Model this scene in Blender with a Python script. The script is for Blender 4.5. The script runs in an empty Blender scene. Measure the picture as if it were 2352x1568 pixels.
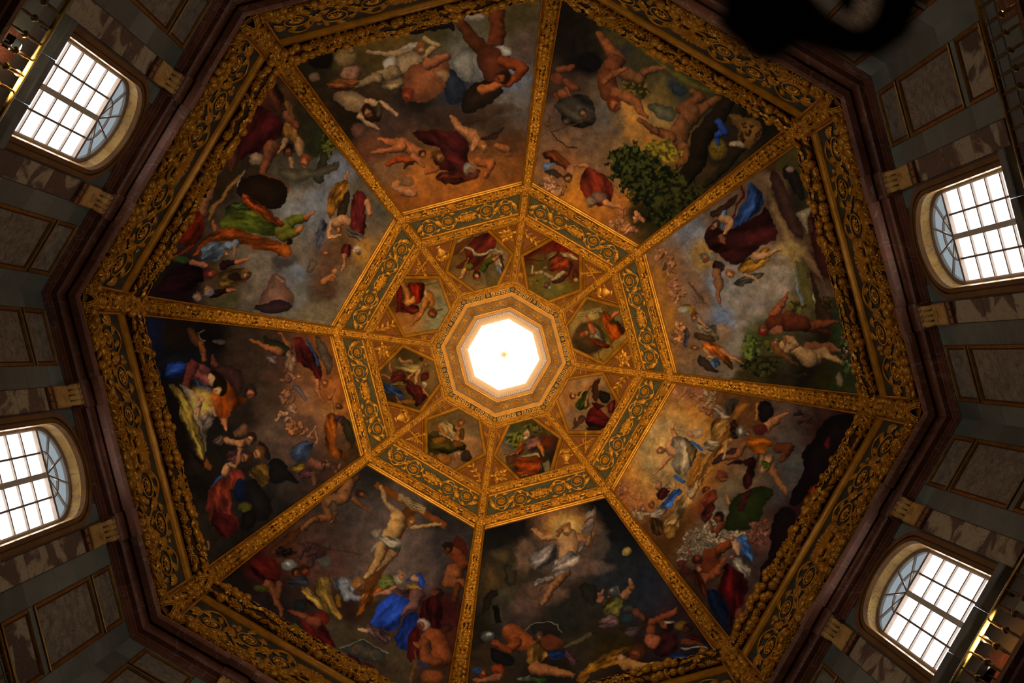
import bpy, math, random
import numpy as np
from mathutils import Vector, Matrix

SC = bpy.context.scene
SPOT_W, SPOT_A, LOW_W, WIN_W, LANT_W, PGAIN = 7600.0, 60.0, 3200.0, 420.0, 50.0, 1.0
COL = SC.collection
R_ = math.radians
# ------------------------------------------------------------------ camera, world, lights, exposure
ZC = 1.6                                   # eye height above the chapel floor
FPX = 2450.0                               # focal length for a 2352 px wide frame
TX, TY, TH = 1.12293777e-02, 6.20411284e-03, -1.43401527
CX, SX, CY, SY = math.cos(TX), math.sin(TX), math.cos(TY), math.sin(TY)
RCAM = np.array([[1, 0, 0], [0, CX, -SX], [0, SX, CX]]) @ np.array([[CY, 0, SY], [0, 1, 0], [-SY, 0, CY]])
EYE = np.array([0.0952, -0.0615, ZC])
cam_d = bpy.data.cameras.new('camera'); cam = bpy.data.objects.new('camera', cam_d); COL.objects.link(cam)
cam_d.sensor_width = 36.0; cam_d.lens = 36.0 * FPX / 2352.0
cam_d.clip_start = 0.05; cam_d.clip_end = 300
m = Matrix.Identity(4)
for i in range(3):
    m[i][0] = RCAM[i, 0]; m[i][1] = -RCAM[i, 1]; m[i][2] = -RCAM[i, 2]; m[i][3] = EYE[i]
cam.matrix_world = m
cam_d.dof.use_dof = True; cam_d.dof.focus_distance = 44.0; cam_d.dof.aperture_fstop = 2.0
SC.camera = cam
SC.view_settings.view_transform = 'Standard'; SC.view_settings.look = 'None'
SC.view_settings.gamma = 1.0; SC.view_settings.use_curve_mapping = False
SC.view_settings.exposure = 0.0
w = bpy.data.worlds.new('overcast_sky'); SC.world = w; w.use_nodes = True
w.node_tree.nodes['Background'].inputs[0].default_value = (0.93, 0.97, 1.0, 1)
w.node_tree.nodes['Background'].inputs[1].default_value = 1.9

T225 = math.tan(R_(22.5)); C225 = math.cos(R_(22.5)); S225 = math.sin(R_(22.5))
def sec_ang(k): return TH + R_(22.5 + 45 * k)      # direction of the middle of side k
def rib_ang(k): return TH + R_(45 * k)             # direction of the rib before side k
def light(kind, name, loc, energy, color, **kw):
    d = bpy.data.lights.new(name, kind); o = bpy.data.objects.new(name, d); COL.objects.link(o)
    o.location = loc; d.energy = energy; d.color = color
    for k, v in kw.items(): setattr(d, k, v)
    return o
def aim(o, target):
    o.rotation_euler = (Vector(target) - o.location).to_track_quat('-Z', 'Y').to_euler()
WARM = (1.0, 0.77, 0.47)
for k in range(8):                          # warm uplights standing on the gallery, aimed into the dome
    a = sec_ang(k)
    o = light('SPOT', 'gallery_uplight', (13.55 * math.cos(a), 13.55 * math.sin(a), 24.6 + ZC), SPOT_W, WARM,
              spot_size=R_(SPOT_A), spot_blend=1.0, shadow_soft_size=0.3)
    aim(o, (-3.2 * math.cos(a), -3.2 * math.sin(a), 54.0 + ZC))
for k in range(8):                          # added fill spots without fixtures, brightening the foot of the dome opposite
    a = sec_ang(k)
    o = light('SPOT', 'added_low_fill', (13.45 * math.cos(a + 0.03), 13.45 * math.sin(a + 0.03), 24.7 + ZC), LOW_W, (1.0, 0.88, 0.66),
              spot_size=R_(44), spot_blend=1.0, shadow_soft_size=0.3)
    aim(o, (-12.2 * math.cos(a), -12.2 * math.sin(a), 43.2 + ZC))
for k in (1, 2, 5, 6):                      # daylight entering at the four windows
    a = sec_ang(k)
    o = light('AREA', 'window_daylight', (14.75 * math.cos(a), 14.75 * math.sin(a), 31.4 + ZC), WIN_W, (1.0, 0.97, 0.92),
              shape='RECTANGLE', size=3.2, size_y=8.4)
    o.rotation_euler = (Vector((-math.cos(a), -math.sin(a), 0.0))).to_track_quat('-Z', 'Y').to_euler()
for k in range(8):                          # daylight from the lantern's own windows
    a = sec_ang(k)
    o = light('AREA', 'lantern_daylight', (3.3 * math.cos(a), 3.3 * math.sin(a), 61.5 + ZC), LANT_W, (1.0, 0.95, 0.86),
              shape='RECTANGLE', size=1.6, size_y=2.6)
    o.rotation_euler = (Vector((-math.cos(a), -math.sin(a), -0.25))).to_track_quat('-Z', 'Y').to_euler()

# ------------------------------------------------------------------ materials
def mat(name, c1, c2=None, scale=3.0, rough=0.6, metal=0.0, bump=0.0, detail=6, ramp=(0.35, 0.65), rnd=0.0, dist=0.0, c3=None, vein=None, coord='Object'):
    M = bpy.data.materials.new(name); M.use_nodes = True
    nt = M.node_tree; N = nt.nodes; Lk = nt.links
    b = N['Principled BSDF']; b.inputs['Roughness'].default_value = rough; b.inputs['Metallic'].default_value = metal; b.inputs['Specular IOR Level'].default_value = 0.22
    if c2 is None:
        b.inputs['Base Color'].default_value = (*c1, 1); return M
    tc = N.new('ShaderNodeTexCoord'); no = N.new('ShaderNodeTexNoise')
    geo = N.new('ShaderNodeNewGeometry')
    no.inputs['Scale'].default_value = scale; no.inputs['Detail'].default_value = detail; no.inputs['Distortion'].default_value = dist
    src = tc.outputs['Object'] if coord == 'Object' else geo.outputs['Position']
    oi = N.new('ShaderNodeObjectInfo')
    if rnd:
        ad = N.new('ShaderNodeVectorMath'); ad.operation = 'ADD'; Lk.new(src, ad.inputs[0])
        sc = N.new('ShaderNodeMath'); sc.operation = 'MULTIPLY'; sc.inputs[1].default_value = 37.0
        Lk.new(oi.outputs['Random'], sc.inputs[0]); Lk.new(sc.outputs[0], ad.inputs[1]); src = ad.outputs[0]
    Lk.new(src, no.inputs['Vector'])
    cr = N.new('ShaderNodeValToRGB'); Lk.new(no.outputs['Fac'], cr.inputs['Fac'])
    e = cr.color_ramp.elements
    e[0].position = ramp[0]; e[0].color = (*c1, 1); e[1].position = ramp[1]; e[1].color = (*c2, 1)
    if c3:
        x = e.new((ramp[0] + ramp[1]) / 2); x.color = (*c3, 1)
    out = cr.outputs['Color']
    if vein:
        vc, vs, vw = vein
        n2 = N.new('ShaderNodeTexNoise'); n2.inputs['Scale'].default_value = vs; n2.inputs['Detail'].default_value = 8; n2.inputs['Distortion'].default_value = 1.5
        Lk.new(src, n2.inputs['Vector'])
        s1 = N.new('ShaderNodeMath'); s1.operation = 'SUBTRACT'; s1.inputs[1].default_value = 0.5; Lk.new(n2.outputs['Fac'], s1.inputs[0])
        s2 = N.new('ShaderNodeMath'); s2.operation = 'ABSOLUTE'; Lk.new(s1.outputs[0], s2.inputs[0])
        s3 = N.new('ShaderNodeMapRange'); s3.inputs['From Min'].default_value = 0; s3.inputs['From Max'].default_value = vw
        s3.inputs['To Min'].default_value = 0.85; s3.inputs['To Max'].default_value = 0.0; Lk.new(s2.outputs[0], s3.inputs['Value'])
        mx = N.new('ShaderNodeMix'); mx.data_type = 'RGBA'
        Lk.new(s3.outputs['Result'], mx.inputs['Factor']); Lk.new(out, mx.inputs['A']); mx.inputs['B'].default_value = (*vc, 1); out = mx.outputs['Result']
    if rnd:
        hs = N.new('ShaderNodeHueSaturation'); mr = N.new('ShaderNodeMapRange')
        mr.inputs['To Min'].default_value = 1 - rnd; mr.inputs['To Max'].default_value = 1 + rnd
        Lk.new(oi.outputs['Random'], mr.inputs['Value']); Lk.new(mr.outputs['Result'], hs.inputs['Value']); Lk.new(out, hs.inputs['Color']); out = hs.outputs['Color']
    Lk.new(out, b.inputs['Base Color'])
    if bump:
        bp = N.new('ShaderNodeBump'); bp.inputs['Strength'].default_value = bump; bp.inputs['Distance'].default_value = 0.03
        Lk.new(no.outputs['Fac'], bp.inputs['Height']); Lk.new(bp.outputs['Normal'], b.inputs['Normal'])
    return M
GOLD = mat('gilding', (0.37, 0.150, 0.009), (0.58, 0.245, 0.018), 4.0, 0.38, 0.35, 0.15, rnd=0.12)
GOLDF = mat('flat_gilding', (0.26, 0.098, 0.006), (0.36, 0.140, 0.010), 1.5, 0.45, 0.25, 0.0)
GOLDM = mat('burnished_moulding', (0.30, 0.120, 0.007), (0.47, 0.195, 0.013), 2.0, 0.30, 0.45, 0.0)
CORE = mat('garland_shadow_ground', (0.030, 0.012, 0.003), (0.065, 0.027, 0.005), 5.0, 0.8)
GRND = mat('dark_frieze_ground', (0.030, 0.030, 0.022), (0.055, 0.050, 0.035), 2.0, 0.7)
GRNDU = mat('green_frieze_ground', (0.045, 0.040, 0.016), (0.080, 0.066, 0.026), 3.0, 0.7)
REDB = mat('red_brown_ground', (0.135, 0.036, 0.003), (0.19, 0.055, 0.005), 3.0, 0.6)
PALB = mat('palmette_ground', (0.17, 0.085, 0.026), (0.25, 0.125, 0.038), 3.0, 0.6)
KEYB = mat('meander_blue_ground', (0.020, 0.026, 0.020), (0.035, 0.042, 0.03), 3.0, 0.6)
RIM = mat('pale_gilded_rim', (0.50, 0.205, 0.020), (0.60, 0.26, 0.028), 3.0, 0.5)
SHAFT = mat('lantern_shaft_plaster', (0.72, 0.44, 0.15), (0.80, 0.52, 0.20), 1.0, 0.7)
WHITE = mat('lantern_white_plaster', (0.88, 0.87, 0.83), (0.90, 0.89, 0.86), 1.0, 0.8)
STAR = mat('star_yellow_paint', (0.75, 0.55, 0.25), (0.8, 0.6, 0.3), 1.0, 0.6)
PORP = mat('red_cornice_marble', (0.125, 0.040, 0.020), (0.25, 0.088, 0.048), 1.1, 0.42, 0, 0.05, 8, (0.25, 0.75), 0.22, 0.6, vein=((0.32, 0.22, 0.17), 0.9, 0.012))
SLATE = mat('grey_green_slate', (0.135, 0.152, 0.122), (0.225, 0.245, 0.200), 0.6, 0.45, 0, 0.0, 7, (0.3, 0.7), 0.26, 0.8, vein=((0.24, 0.23, 0.18), 0.8, 0.008))
PANM = mat('mottled_brown_marble', (0.17, 0.145, 0.105), (0.38, 0.325, 0.235), 3.5, 0.4, 0, 0, 10, (0.3, 0.7), 0.1, 0.6, vein=((0.05, 0.043, 0.03), 2.2, 0.02))
BRECC = mat('breccia_marble', (0.115, 0.078, 0.062), (0.50, 0.40, 0.24), 0.75, 0.4, 0, 0, 9, (0.47, 0.53), 0.08, 0.9, vein=((0.19, 0.14, 0.11), 1.6, 0.018))
YELL = mat('yellow_siena_marble', (0.50, 0.24, 0.050), (0.78, 0.45, 0.13), 1.3, 0.35, 0, 0, 9, (0.3, 0.7), 0.1, 0.8, vein=((0.20, 0.13, 0.09), 1.2, 0.016))
YELD = mat('brown_siena_marble', (0.11, 0.040, 0.005), (0.21, 0.085, 0.014), 1.0, 0.4, 0, 0, 8, (0.3, 0.7), 0.08, 0.5, vein=((0.12, 0.07, 0.04), 1.0, 0.012))
REDM = mat('red_jasper', (0.20, 0.06, 0.02), (0.38, 0.15, 0.06), 4.0, 0.4, rnd=0.1)
GREYS = mat('grey_sill_stone', (0.16, 0.145, 0.12), (0.27, 0.245, 0.20), 1.5, 0.6, 0, 0.05, 8, rnd=0.08)
PFRAME = mat('gilded_panel_frame', (0.28, 0.11, 0.010), (0.44, 0.19, 0.02), 3.0, 0.35, 0.4)
DRED = mat('dark_red_fillet', (0.06, 0.018, 0.01), (0.10, 0.03, 0.015), 4.0, 0.6)
WINF = mat('brown_window_paint', (0.22, 0.165, 0.13), (0.28, 0.21, 0.17), 2.0, 0.5)
MULL = mat('grey_mullion_stone', (0.62, 0.55, 0.43), (0.72, 0.65, 0.52), 2.0, 0.6)
BRASS = mat('aged_brass', (0.30, 0.16, 0.03), (0.46, 0.27, 0.06), 4.0, 0.35, 0.7)
BALU = mat('dark_bronze', (0.08, 0.045, 0.015), (0.14, 0.08, 0.03), 4.0, 0.45, 0.5)
BLACK = mat('black_metal', (0.012, 0.012, 0.012), (0.02, 0.02, 0.02), 4.0, 0.5)
FLOORM = mat('polished_floor_marble', (0.10, 0.09, 0.08), (0.22, 0.19, 0.16), 0.6, 0.3)
PIER = mat('dark_wall_marble', (0.09, 0.075, 0.06), (0.15, 0.12, 0.09), 0.6, 0.5)
BRONZE = mat('black_brown_bronze', (0.035, 0.016, 0.010), (0.06, 0.03, 0.02), 6.0, 0.6, 0.0)
def glass(name, tint, alpha):
    M = bpy.data.materials.new(name); M.use_nodes = True; nt = M.node_tree; N = nt.nodes
    N.remove(N['Principled BSDF'])
    tr = N.new('ShaderNodeBsdfTransparent'); tr.inputs[0].default_value = (*tint, 1)
    gl = N.new('ShaderNodeBsdfGlossy'); gl.inputs['Roughness'].default_value = 0.15; gl.inputs[0].default_value = (0.8, 0.8, 0.8, 1)
    mx = N.new('ShaderNodeMixShader'); mx.inputs[0].default_value = alpha
    nt.links.new(tr.outputs[0], mx.inputs[1]); nt.links.new(gl.outputs[0], mx.inputs[2]); nt.links.new(mx.outputs[0], N['Material Output'].inputs[0])
    return M
PANE = glass('clear_pane', (0.98, 0.99, 1.0), 0.04)
FANP = glass('pale_blue_fanlight_pane', (0.41, 0.44, 0.455), 0.04)
def emit(name, c, s):
    M = bpy.data.materials.new(name); M.use_nodes = True; nt = M.node_tree; N = nt.nodes; N.remove(N['Principled BSDF'])
    e = N.new('ShaderNodeEmission'); e.inputs[0].default_value = (*c, 1); e.inputs[1].default_value = s
    nt.links.new(e.outputs[0], N['Material Output'].inputs[0]); return M
LAMPW = emit('warm_lamp_face', (1.0, 0.93, 0.72), 30.0)
LAMPG = emit('cool_led_face', (0.95, 1.0, 0.75), 6.0)
def paintmat():
    M = bpy.data.materials.new('fresco_paint'); M.use_nodes = True; nt = M.node_tree; N = nt.nodes
    at = N.new('ShaderNodeAttribute'); at.attribute_name = 'paint'
    b = N['Principled BSDF']; b.inputs['Roughness'].default_value = 0.8; b.inputs['Specular IOR Level'].default_value = 0.02
    nt.links.new(at.outputs['Color'], b.inputs['Base Color']); return M
FRES = paintmat()

# ------------------------------------------------------------------ mesh helpers
class MB:
    def __init__(s): s.v = []; s.f = []
    def add(s, vs, fs, M=None):
        n = len(s.v)
        if M is not None: vs = [tuple(M @ Vector(p)) for p in vs]
        s.v += [tuple(p) for p in vs]; s.f += [tuple(i + n for i in q) for q in fs]; return s
    def box(s, x0, x1, y0, y1, z0, z1, M=None):
        vs = [(x0, y0, z0), (x1, y0, z0), (x1, y1, z0), (x0, y1, z0), (x0, y0, z1), (x1, y0, z1), (x1, y1, z1), (x0, y1, z1)]
        return s.add(vs, [(0, 3, 2, 1), (4, 5, 6, 7), (0, 1, 5, 4), (1, 2, 6, 5), (2, 3, 7, 6), (3, 0, 4, 7)], M)
    def bevbox(s, x0, x1, y0, y1, z0, z1, b):
        """box whose -x face (towards the room) has chamfered edges"""
        vs = [(x1, y0, z0), (x1, y1, z0), (x1, y1, z1), (x1, y0, z1), (x0 + b, y0, z0), (x0 + b, y1, z0), (x0 + b, y1, z1), (x0 + b, y0, z1),
              (x0, y0 + b, z0 + b), (x0, y1 - b, z0 + b), (x0, y1 - b, z1 - b), (x0, y0 + b, z1 - b)]
        fs = [(8, 9, 10, 11), (4, 5, 9, 8), (5, 6, 10, 9), (6, 7, 11, 10), (7, 4, 8, 11), (0, 1, 5, 4), (1, 2, 6, 5), (2, 3, 7, 6), (3, 0, 4, 7), (3, 2, 1, 0)]
        return s.add(vs, fs)
    def tube(s, pts, rad, n=6, cap=True, M=None):
        pts = [Vector(p) for p in pts]; rad = [rad] * len(pts) if not hasattr(rad, '__len__') else rad
        vs = []; fs = []; up = Vector((0, 0, 1))
        for i, p in enumerate(pts):
            t = (pts[min(i + 1, len(pts) - 1)] - pts[max(i - 1, 0)])
            t = t.normalized() if t.length > 1e-9 else Vector((1, 0, 0))
            a = t.cross(up); a = a.normalized() if a.length > 1e-4 else Vector((1, 0, 0)); b = t.cross(a)
            for j in range(n):
                q = 2 * math.pi * j / n
                vs.append(p + (a * math.cos(q) + b * math.sin(q)) * rad[i])
        for i in range(len(pts) - 1):
            for j in range(n):
                k = (j + 1) % n; fs.append((i * n + j, i * n + k, (i + 1) * n + k, (i + 1) * n + j))
        if cap: fs.append(tuple(range(n))); fs.append(tuple((len(pts) - 1) * n + j for j in range(n))[::-1])
        return s.add(vs, fs, M)
    def lathe(s, prof, n=12, M=None, ribs=0):
        vs = []; fs = []
        for (r, z) in prof:
            for j in range(n):
                q = 2 * math.pi * j / n; rr = r * (1 - (ribs if j % 2 else 0)); vs.append((rr * math.cos(q), rr * math.sin(q), z))
        for i in range(len(prof) - 1):
            for j in range(n):
                k = (j + 1) % n; fs.append((i * n + j, i * n + k, (i + 1) * n + k, (i + 1) * n + j))
        return s.add(vs, fs, M)
    def prism(s, poly, z0, z1, M=None):
        n = len(poly); vs = [(x, y, z0) for x, y in poly] + [(x, y, z1) for x, y in poly]
        fs = [tuple(range(n))[::-1], tuple(range(n, 2 * n))] + [(i, (i + 1) % n, n + (i + 1) % n, n + i) for i in range(n)]
        return s.add(vs, fs, M)
    def mesh(s, name, mt, smooth=False):
        me = bpy.data.meshes.new(name); me.from_pydata(s.v, [], s.f)
        if mt: me.materials.append(mt)
        if smooth: me.polygons.foreach_set('use_smooth', [True] * len(me.polygons))
        me.update(); return me
    def merge(s, other, M=None): return s.add(other.v, other.f, M)
def T(x, y=None, z=None): return Matrix.Translation((x, y, z) if y is not None else x)
def RZ(a): return Matrix.Rotation(a, 4, 'Z')
def link(name, data, parent=None, M=None):
    o = bpy.data.objects.new(name, data); COL.objects.link(o)
    if parent: o.parent = parent
    if M is not None: o.matrix_basis = M
    return o
def tag(o, label=None, cat=None, group=None, kind=None):
    if label: o['label'] = label
    if cat: o['category'] = cat
    if group: o['group'] = group
    if kind: o['kind'] = kind
    return o
def empty(name, M): 
    o = bpy.data.objects.new(name, None); COL.objects.link(o); o.matrix_basis = M; o.empty_display_size = 0.2; return o
def frame(X, Y, Z, P):
    m = Matrix.Identity(4)
    for i in range(3): m[i][0] = X[i]; m[i][1] = Y[i]; m[i][2] = Z[i]; m[i][3] = P[i]
    return m
# dome profile: apothem a and height Z above the eye; rho = 2450 a / Z
DA, DB, DZ = 13.5, 19.5, 36.0
_t = np.linspace(0.0, 1.52, 4000); _rho = FPX * DA * np.cos(_t) / (DZ + DB * np.sin(_t))
def t_of(rho): return float(np.interp(-rho, -_rho, _t))
def web(rho):
    """apothem, world z, inward normal (radial, z), upward tangent (radial, z) of a dome side at chart radius rho"""
    t = t_of(rho); a = DA * math.cos(t); z = DZ + DB * math.sin(t) + ZC
    n = math.hypot(DB * math.cos(t), DA * math.sin(t))
    N = (-DB * math.cos(t) / n, -DA * math.sin(t) / n); Tg = (-DA * math.sin(t) / n, DB * math.cos(t) / n)
    return a, z, N, Tg
def wp(rho, y=0.0, h=0.0, u=0.0):
    a, z, N, Tg = web(rho); return (a + h * N[0] + u * Tg[0], y, z + h * N[1] + u * Tg[1])
def wframe(rho, y=0.0, h=0.0):
    """local frame on a dome side: X tangential, Y up the meridian, Z into the room"""
    a, z, N, Tg = web(rho)
    return frame((0, 1, 0), (Tg[0], 0, Tg[1]), (N[0], 0, N[1]), (a + h * N[0], y, z + h * N[1]))
def rib_w(rho):
    """half width of a rib in metres"""
    px = np.interp(rho, [100, 160, 220, 300, 372, 500, 790, 885, 915], [6.0, 7.0, 10.0, 11.0, 12.3, 15.5, 24.5, 33.0, 35.0])
    return float(px) * (web(rho)[1] - ZC) / FPX
def ribpt(rho, s, h):
    a, z, N, Tg = web(rho); wd = rib_w(rho)
    r0 = (a - wd * S225) / C225
    n = math.hypot(N[0] * C225, N[1]); Nr = (N[0] * C225 / n, N[1] / n)
    return (r0 + h * Nr[0], s, z + h * Nr[1])
def ribframe(rho, s, h):
    p = ribpt(rho, s, h); a, z, N, Tg = web(rho)
    n = math.hypot(N[0] * C225, N[1]); Nr = Vector((N[0] * C225 / n, 0, N[1] / n)); Y = Vector((0, 1, 0)); X = Y.cross(Nr)
    return frame(X, Y, Nr, p)
def ring_strip(rows, trim, mt, name):
    """straight mitred strip of one dome side; rows = [(rho, h)] or [(rho, h, u)]"""
    b = MB(); vs = []; fs = []
    for r in rows:
        x, _, z = wp(r[0], 0, r[1], r[2] if len(r) > 2 else 0)
        tr = trim(r[0]) if callable(trim) else trim
        hw = max(0.01, x * T225 - tr); vs += [(x, -hw, z), (x, hw, z)]
    for i in range(len(rows) - 1): fs.append((2 * i, 2 * i + 1, 2 * i + 3, 2 * i + 2))
    return b.add(vs, fs).mesh(name, mt)
# ------------------------------------------------------------------ the setting
SIDE = ['northeast', 'east', 'southeast', 'south', 'southwest', 'west', 'northwest', 'north']
WINS = {1: 1, 2: 2, 5: 3, 6: 4}
SM = [RZ(sec_ang(k)) for k in range(8)]
RM = [RZ(rib_ang(k)) for k in range(8)]
def oct_pts(a, z, off=0.0): return [((a / C225) * math.cos(rib_ang(k)), (a / C225) * math.sin(rib_ang(k)), z) for k in range(8)]
b = MB(); b.add(oct_pts(15.2, 0.0) + oct_pts(15.2, -0.3), [tuple(range(8)), tuple(range(15, 7, -1))] + [(i, (i + 1) % 8, 8 + (i + 1) % 8, 8 + i) for i in range(8)])
floor = tag(link('floor', b.mesh('floor', FLOORM)), kind='structure')
WA = 14.0; WTOP = 36.3 + ZC; SPR = 32.7 + ZC; SILL = 27.45 + ZC; RH = 1.56
HWALL = WA * T225 + 0.25
def wall_mesh(win):
    b = MB()
    if not win: b.box(WA, 14.45, -HWALL, HWALL, 0, WTOP); return b.mesh('wall', PIER)
    b.box(WA, 14.45, -HWALL, -RH, 0, WTOP); b.box(WA, 14.45, RH, HWALL, 0, WTOP); b.box(WA, 14.45, -RH, RH, 0, SILL - 0.4)
    n = 20
    for i in range(n):
        q0 = math.pi * i / n; q1 = math.pi * (i + 1) / n
        y0, z0 = RH * math.cos(q0), SPR + RH * math.sin(q0); y1, z1 = RH * math.cos(q1), SPR + RH * math.sin(q1)
        vs = [(x, y, z) for x in (WA, 14.45) for (y, z) in ((y0, z0), (y1, z1), (y1, WTOP), (y0, WTOP))]
        b.add(vs, [(0, 1, 2, 3), (7, 6, 5, 4), (0, 4, 5, 1), (2, 6, 7, 3)])
    return b.mesh('wall', PIER)
WMW, WMP = wall_mesh(True), wall_mesh(False)
def bx(mt, name, *a, bev=0.012): return MB().bevbox(*a, bev).mesh(name, mt)
# revetment pieces of one half wall, y0..y1 on the +y side; mirrored for the other side
SL = []
def slab_col(y0, y1, zs):
    for z1, z0 in zip(zs[:-1], zs[1:]): SL.append((y0, y1, z0 + ZC, z1 + ZC))
slab_col(2.64, 3.32, [34.80, 33.75, 32.1, 30.6, 28.7, 27.1])
slab_col(5.20, 5.80, [34.80, 33.3, 31.7, 29.6, 27.1])
slab_col(3.33, 4.25, [34.80, 34.57]); slab_col(4.26, 5.19, [34.80, 34.57])
slab_col(3.33, 5.19, [32.95, 32.82]); slab_col(3.33, 5.19, [28.97, 28.66])
slab_col(0.02, 1.28, [34.80, 34.3]) ; slab_col(1.29, 1.86, [34.80, 33.4])
slab_col(1.86, 2.63, [34.80, 34.72])
slab_col(3.33, 5.19, [27.05, 26.7]); slab_col(1.86, 5.80, [26.65, 26.2])
def mirr(s, y0, y1): return (y0, y1) if s > 0 else (-y1, -y0)
SLM = {}
for s in (1, -1):
    for i, (y0, y1, z0, z1) in enumerate(SL):
        ya, yb = mirr(s, y0, y1); SLM[s, i] = bx(SLATE, 'slate_slab', WA - 0.022, WA + 0.01, ya + 0.003, yb - 0.003, z0 + 0.003, z1 - 0.003, bev=0.006)
BR = [(33.02, 31.0), (31.0, 29.1), (29.1, 27.1)]
BRM = {(s, i): bx(BRECC, 'breccia_slab', WA - 0.07, WA + 0.01, *mirr(s, 1.905, 2.615), z0 + ZC + 0.004, z1 + ZC - 0.004) for s in (1, -1) for i, (z1, z0) in enumerate(BR)}
PN = [('upper', 34.54, 33.00, BRECC), ('square', 32.79, 29.00, PANM), ('lower', 28.63, 27.10, BRECC)]
def framemesh(y0, y1, z0, z1, wd=0.10):
    b = MB()
    prof = [(0.0, 0.0), (0.0, -0.055), (0.03, -0.075), (0.055, -0.045), (0.075, -0.055), (wd, -0.01), (wd, 0.02)]
    def corner(o): return [(y0 + o, z0 + o), (y1 - o, z0 + o), (y1 - o, z1 - o), (y0 + o, z1 - o)]
    vs = []; fs = []
    for o, d in prof: vs += [(WA + d, y, z) for y, z in corner(o)]
    for i in range(len(prof) - 1):
        for j in range(4): k = (j + 1) % 4; fs.append((4 * i + j, 4 * i + k, 4 * i + 4 + k, 4 * i + 4 + j))
    return b.add(vs, fs).mesh('panel_frame', PFRAME)
def filletmesh(y0, y1, z0, z1):
    b = MB(); o = 0.10; q = 0.145; rng = random.Random(5)
    for (a0, a1, c0, c1) in ((y0 + o, y1 - o, z0 + o, z0 + q), (y0 + o, y1 - o, z1 - q, z1 - o), (y0 + o, y0 + q, z0 + q, z1 - q), (y1 - q, y1 - o, z0 + q, z1 - q)):
        b.box(WA - 0.004, WA + 0.01, a0, a1, c0, c1)
    return b.mesh('red_fillet', DRED)
PNM = {}
for s in (1, -1):
    for i, (nm, z1, z0, mt) in enumerate(PN):
        ya, yb = mirr(s, 3.34, 5.18)
        o = 0.13
        PNM[s, i] = (bx(mt if i != 0 else PANM, 'marble_panel', WA - 0.003, WA + 0.01, ya + o, yb - o, z0 + ZC + o, z1 + ZC - o), framemesh(ya, yb, z0 + ZC, z1 + ZC), filletmesh(ya, yb, z0 + ZC, z1 + ZC))
# inlaid blocks behind the gallery rail
GB = [(-5.7 + i * 0.95, -5.7 + i * 0.95 + 0.90, i) for i in range(12)]
GBM = [bx([PORP, SLATE, REDM][i % 3] if i % 3 != 2 else PIER, 'inlaid_block', WA - 0.03, WA + 0.01, y0, y1, 24.35 + ZC, 26.1 + ZC) for (y0, y1, i) in GB]
walls = []
for k in range(8):
    wl = tag(link('wall_' + SIDE[k], WMW if k in WINS else WMP, None, SM[k]), kind='structure'); walls.append(wl)
    for s in (1, -1):
        for i in range(len(SL)):
            if k in WINS and SL[i][0] == 0.02: continue
            link('slate_slab', SLM[s, i], wl)
        for i in range(3):
            link('breccia_slab', BRM[s, i], wl)
            pm, fm, fl = PNM[s, i]
            p = link('marble_panel', pm, wl); link('panel_frame', fm, p); link('red_fillet', fl, p)
    for gm in GBM: link('inlaid_block', gm, wl)
# ---- window parts in the frame of one side
def upath(n_arch, r):
    """jamb - arch - jamb stations: list of (y, z, ny, nz)"""
    pts = [(r, SILL - 0.05, 1, 0)] + [(r, SILL + (SPR - SILL) * f, 1, 0) for f in (0.25, 0.5, 0.75)]
    for i in range(n_arch + 1):
        q = math.pi * i / n_arch; pts.append((r * math.cos(q), SPR + r * math.sin(q), math.cos(q), math.sin(q)))
    pts += [(-r, SILL + (SPR - SILL) * f, -1, 0) for f in (0.75, 0.5, 0.25)] + [(-r, SILL - 0.05, -1, 0)]
    return pts
def usweep(stations, prof, mt, name):
    b = MB(); vs = []; fs = []; n = len(prof)
    for (y, z, ny, nz) in stations: vs += [(a, y + ny * o, z + nz * o) for (o, a) in prof]
    for i in range(len(stations) - 1):
        for j in range(n): k = (j + 1) % n; fs.append((i * n + j, i * n + k, (i + 1) * n + k, (i + 1) * n + j))
    fs += [tuple(range(n)), tuple((len(stations) - 1) * n + j for j in range(n))[::-1]]
    return b.add(vs, fs).mesh(name, mt)
ST = upath(24, 1.5)
cuts = [0, 2, 4, 8, 12, 16, 20, 24, 28, 30, 32]
cuts = [c for c in cuts if c < len(ST)]
if cuts[-1] != len(ST) - 1: cuts.append(len(ST) - 1)
ARP = [(0.0, 14.02), (0.0, 13.86), (0.05, 13.84), (0.12, 13.84), (0.13, 13.88), (0.15, 13.88), (0.17, 13.80), (0.32, 13.80), (0.345, 13.86), (0.345, 14.02)]
RVP = [(0.002, 13.87), (0.055, 13.87), (0.055, 14.47), (0.002, 14.47)]
SUR = [usweep(ST[c0:c1 + 1], ARP, YELD, 'surround_stone') for c0, c1 in zip(cuts[:-1], cuts[1:])]
REV = [usweep(ST[c0:c1 + 1], RVP, YELL, 'reveal_stone') for c0, c1 in zip(cuts[:-1], cuts[1:])]
FRP = [(0.0, 14.34), (0.0, 14.46), (-0.11, 14.46), (-0.11, 14.37), (-0.07, 14.34)]
WFR = usweep(ST, FRP, WINF, 'window_frame')
ROWS = [z + ZC for z in (32.64, 31.65, 30.75, 29.85, 28.95, 28.05, 27.5)]
COLS = [(-1.39, -0.695), (-0.695, -0.075), (0.075, 0.695), (0.695, 1.39)]
def bxm(name, mt, *a): return MB().box(*a).mesh(name, mt)
TRAN = bxm('transom', WINF, 14.34, 14.46, -1.4, 1.4, SPR - 0.07, SPR + 0.06)
MULM = bxm('mullion', MULL, 14.33, 14.47, -0.085, 0.085, SILL + 0.02, SPR - 0.07)
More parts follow.
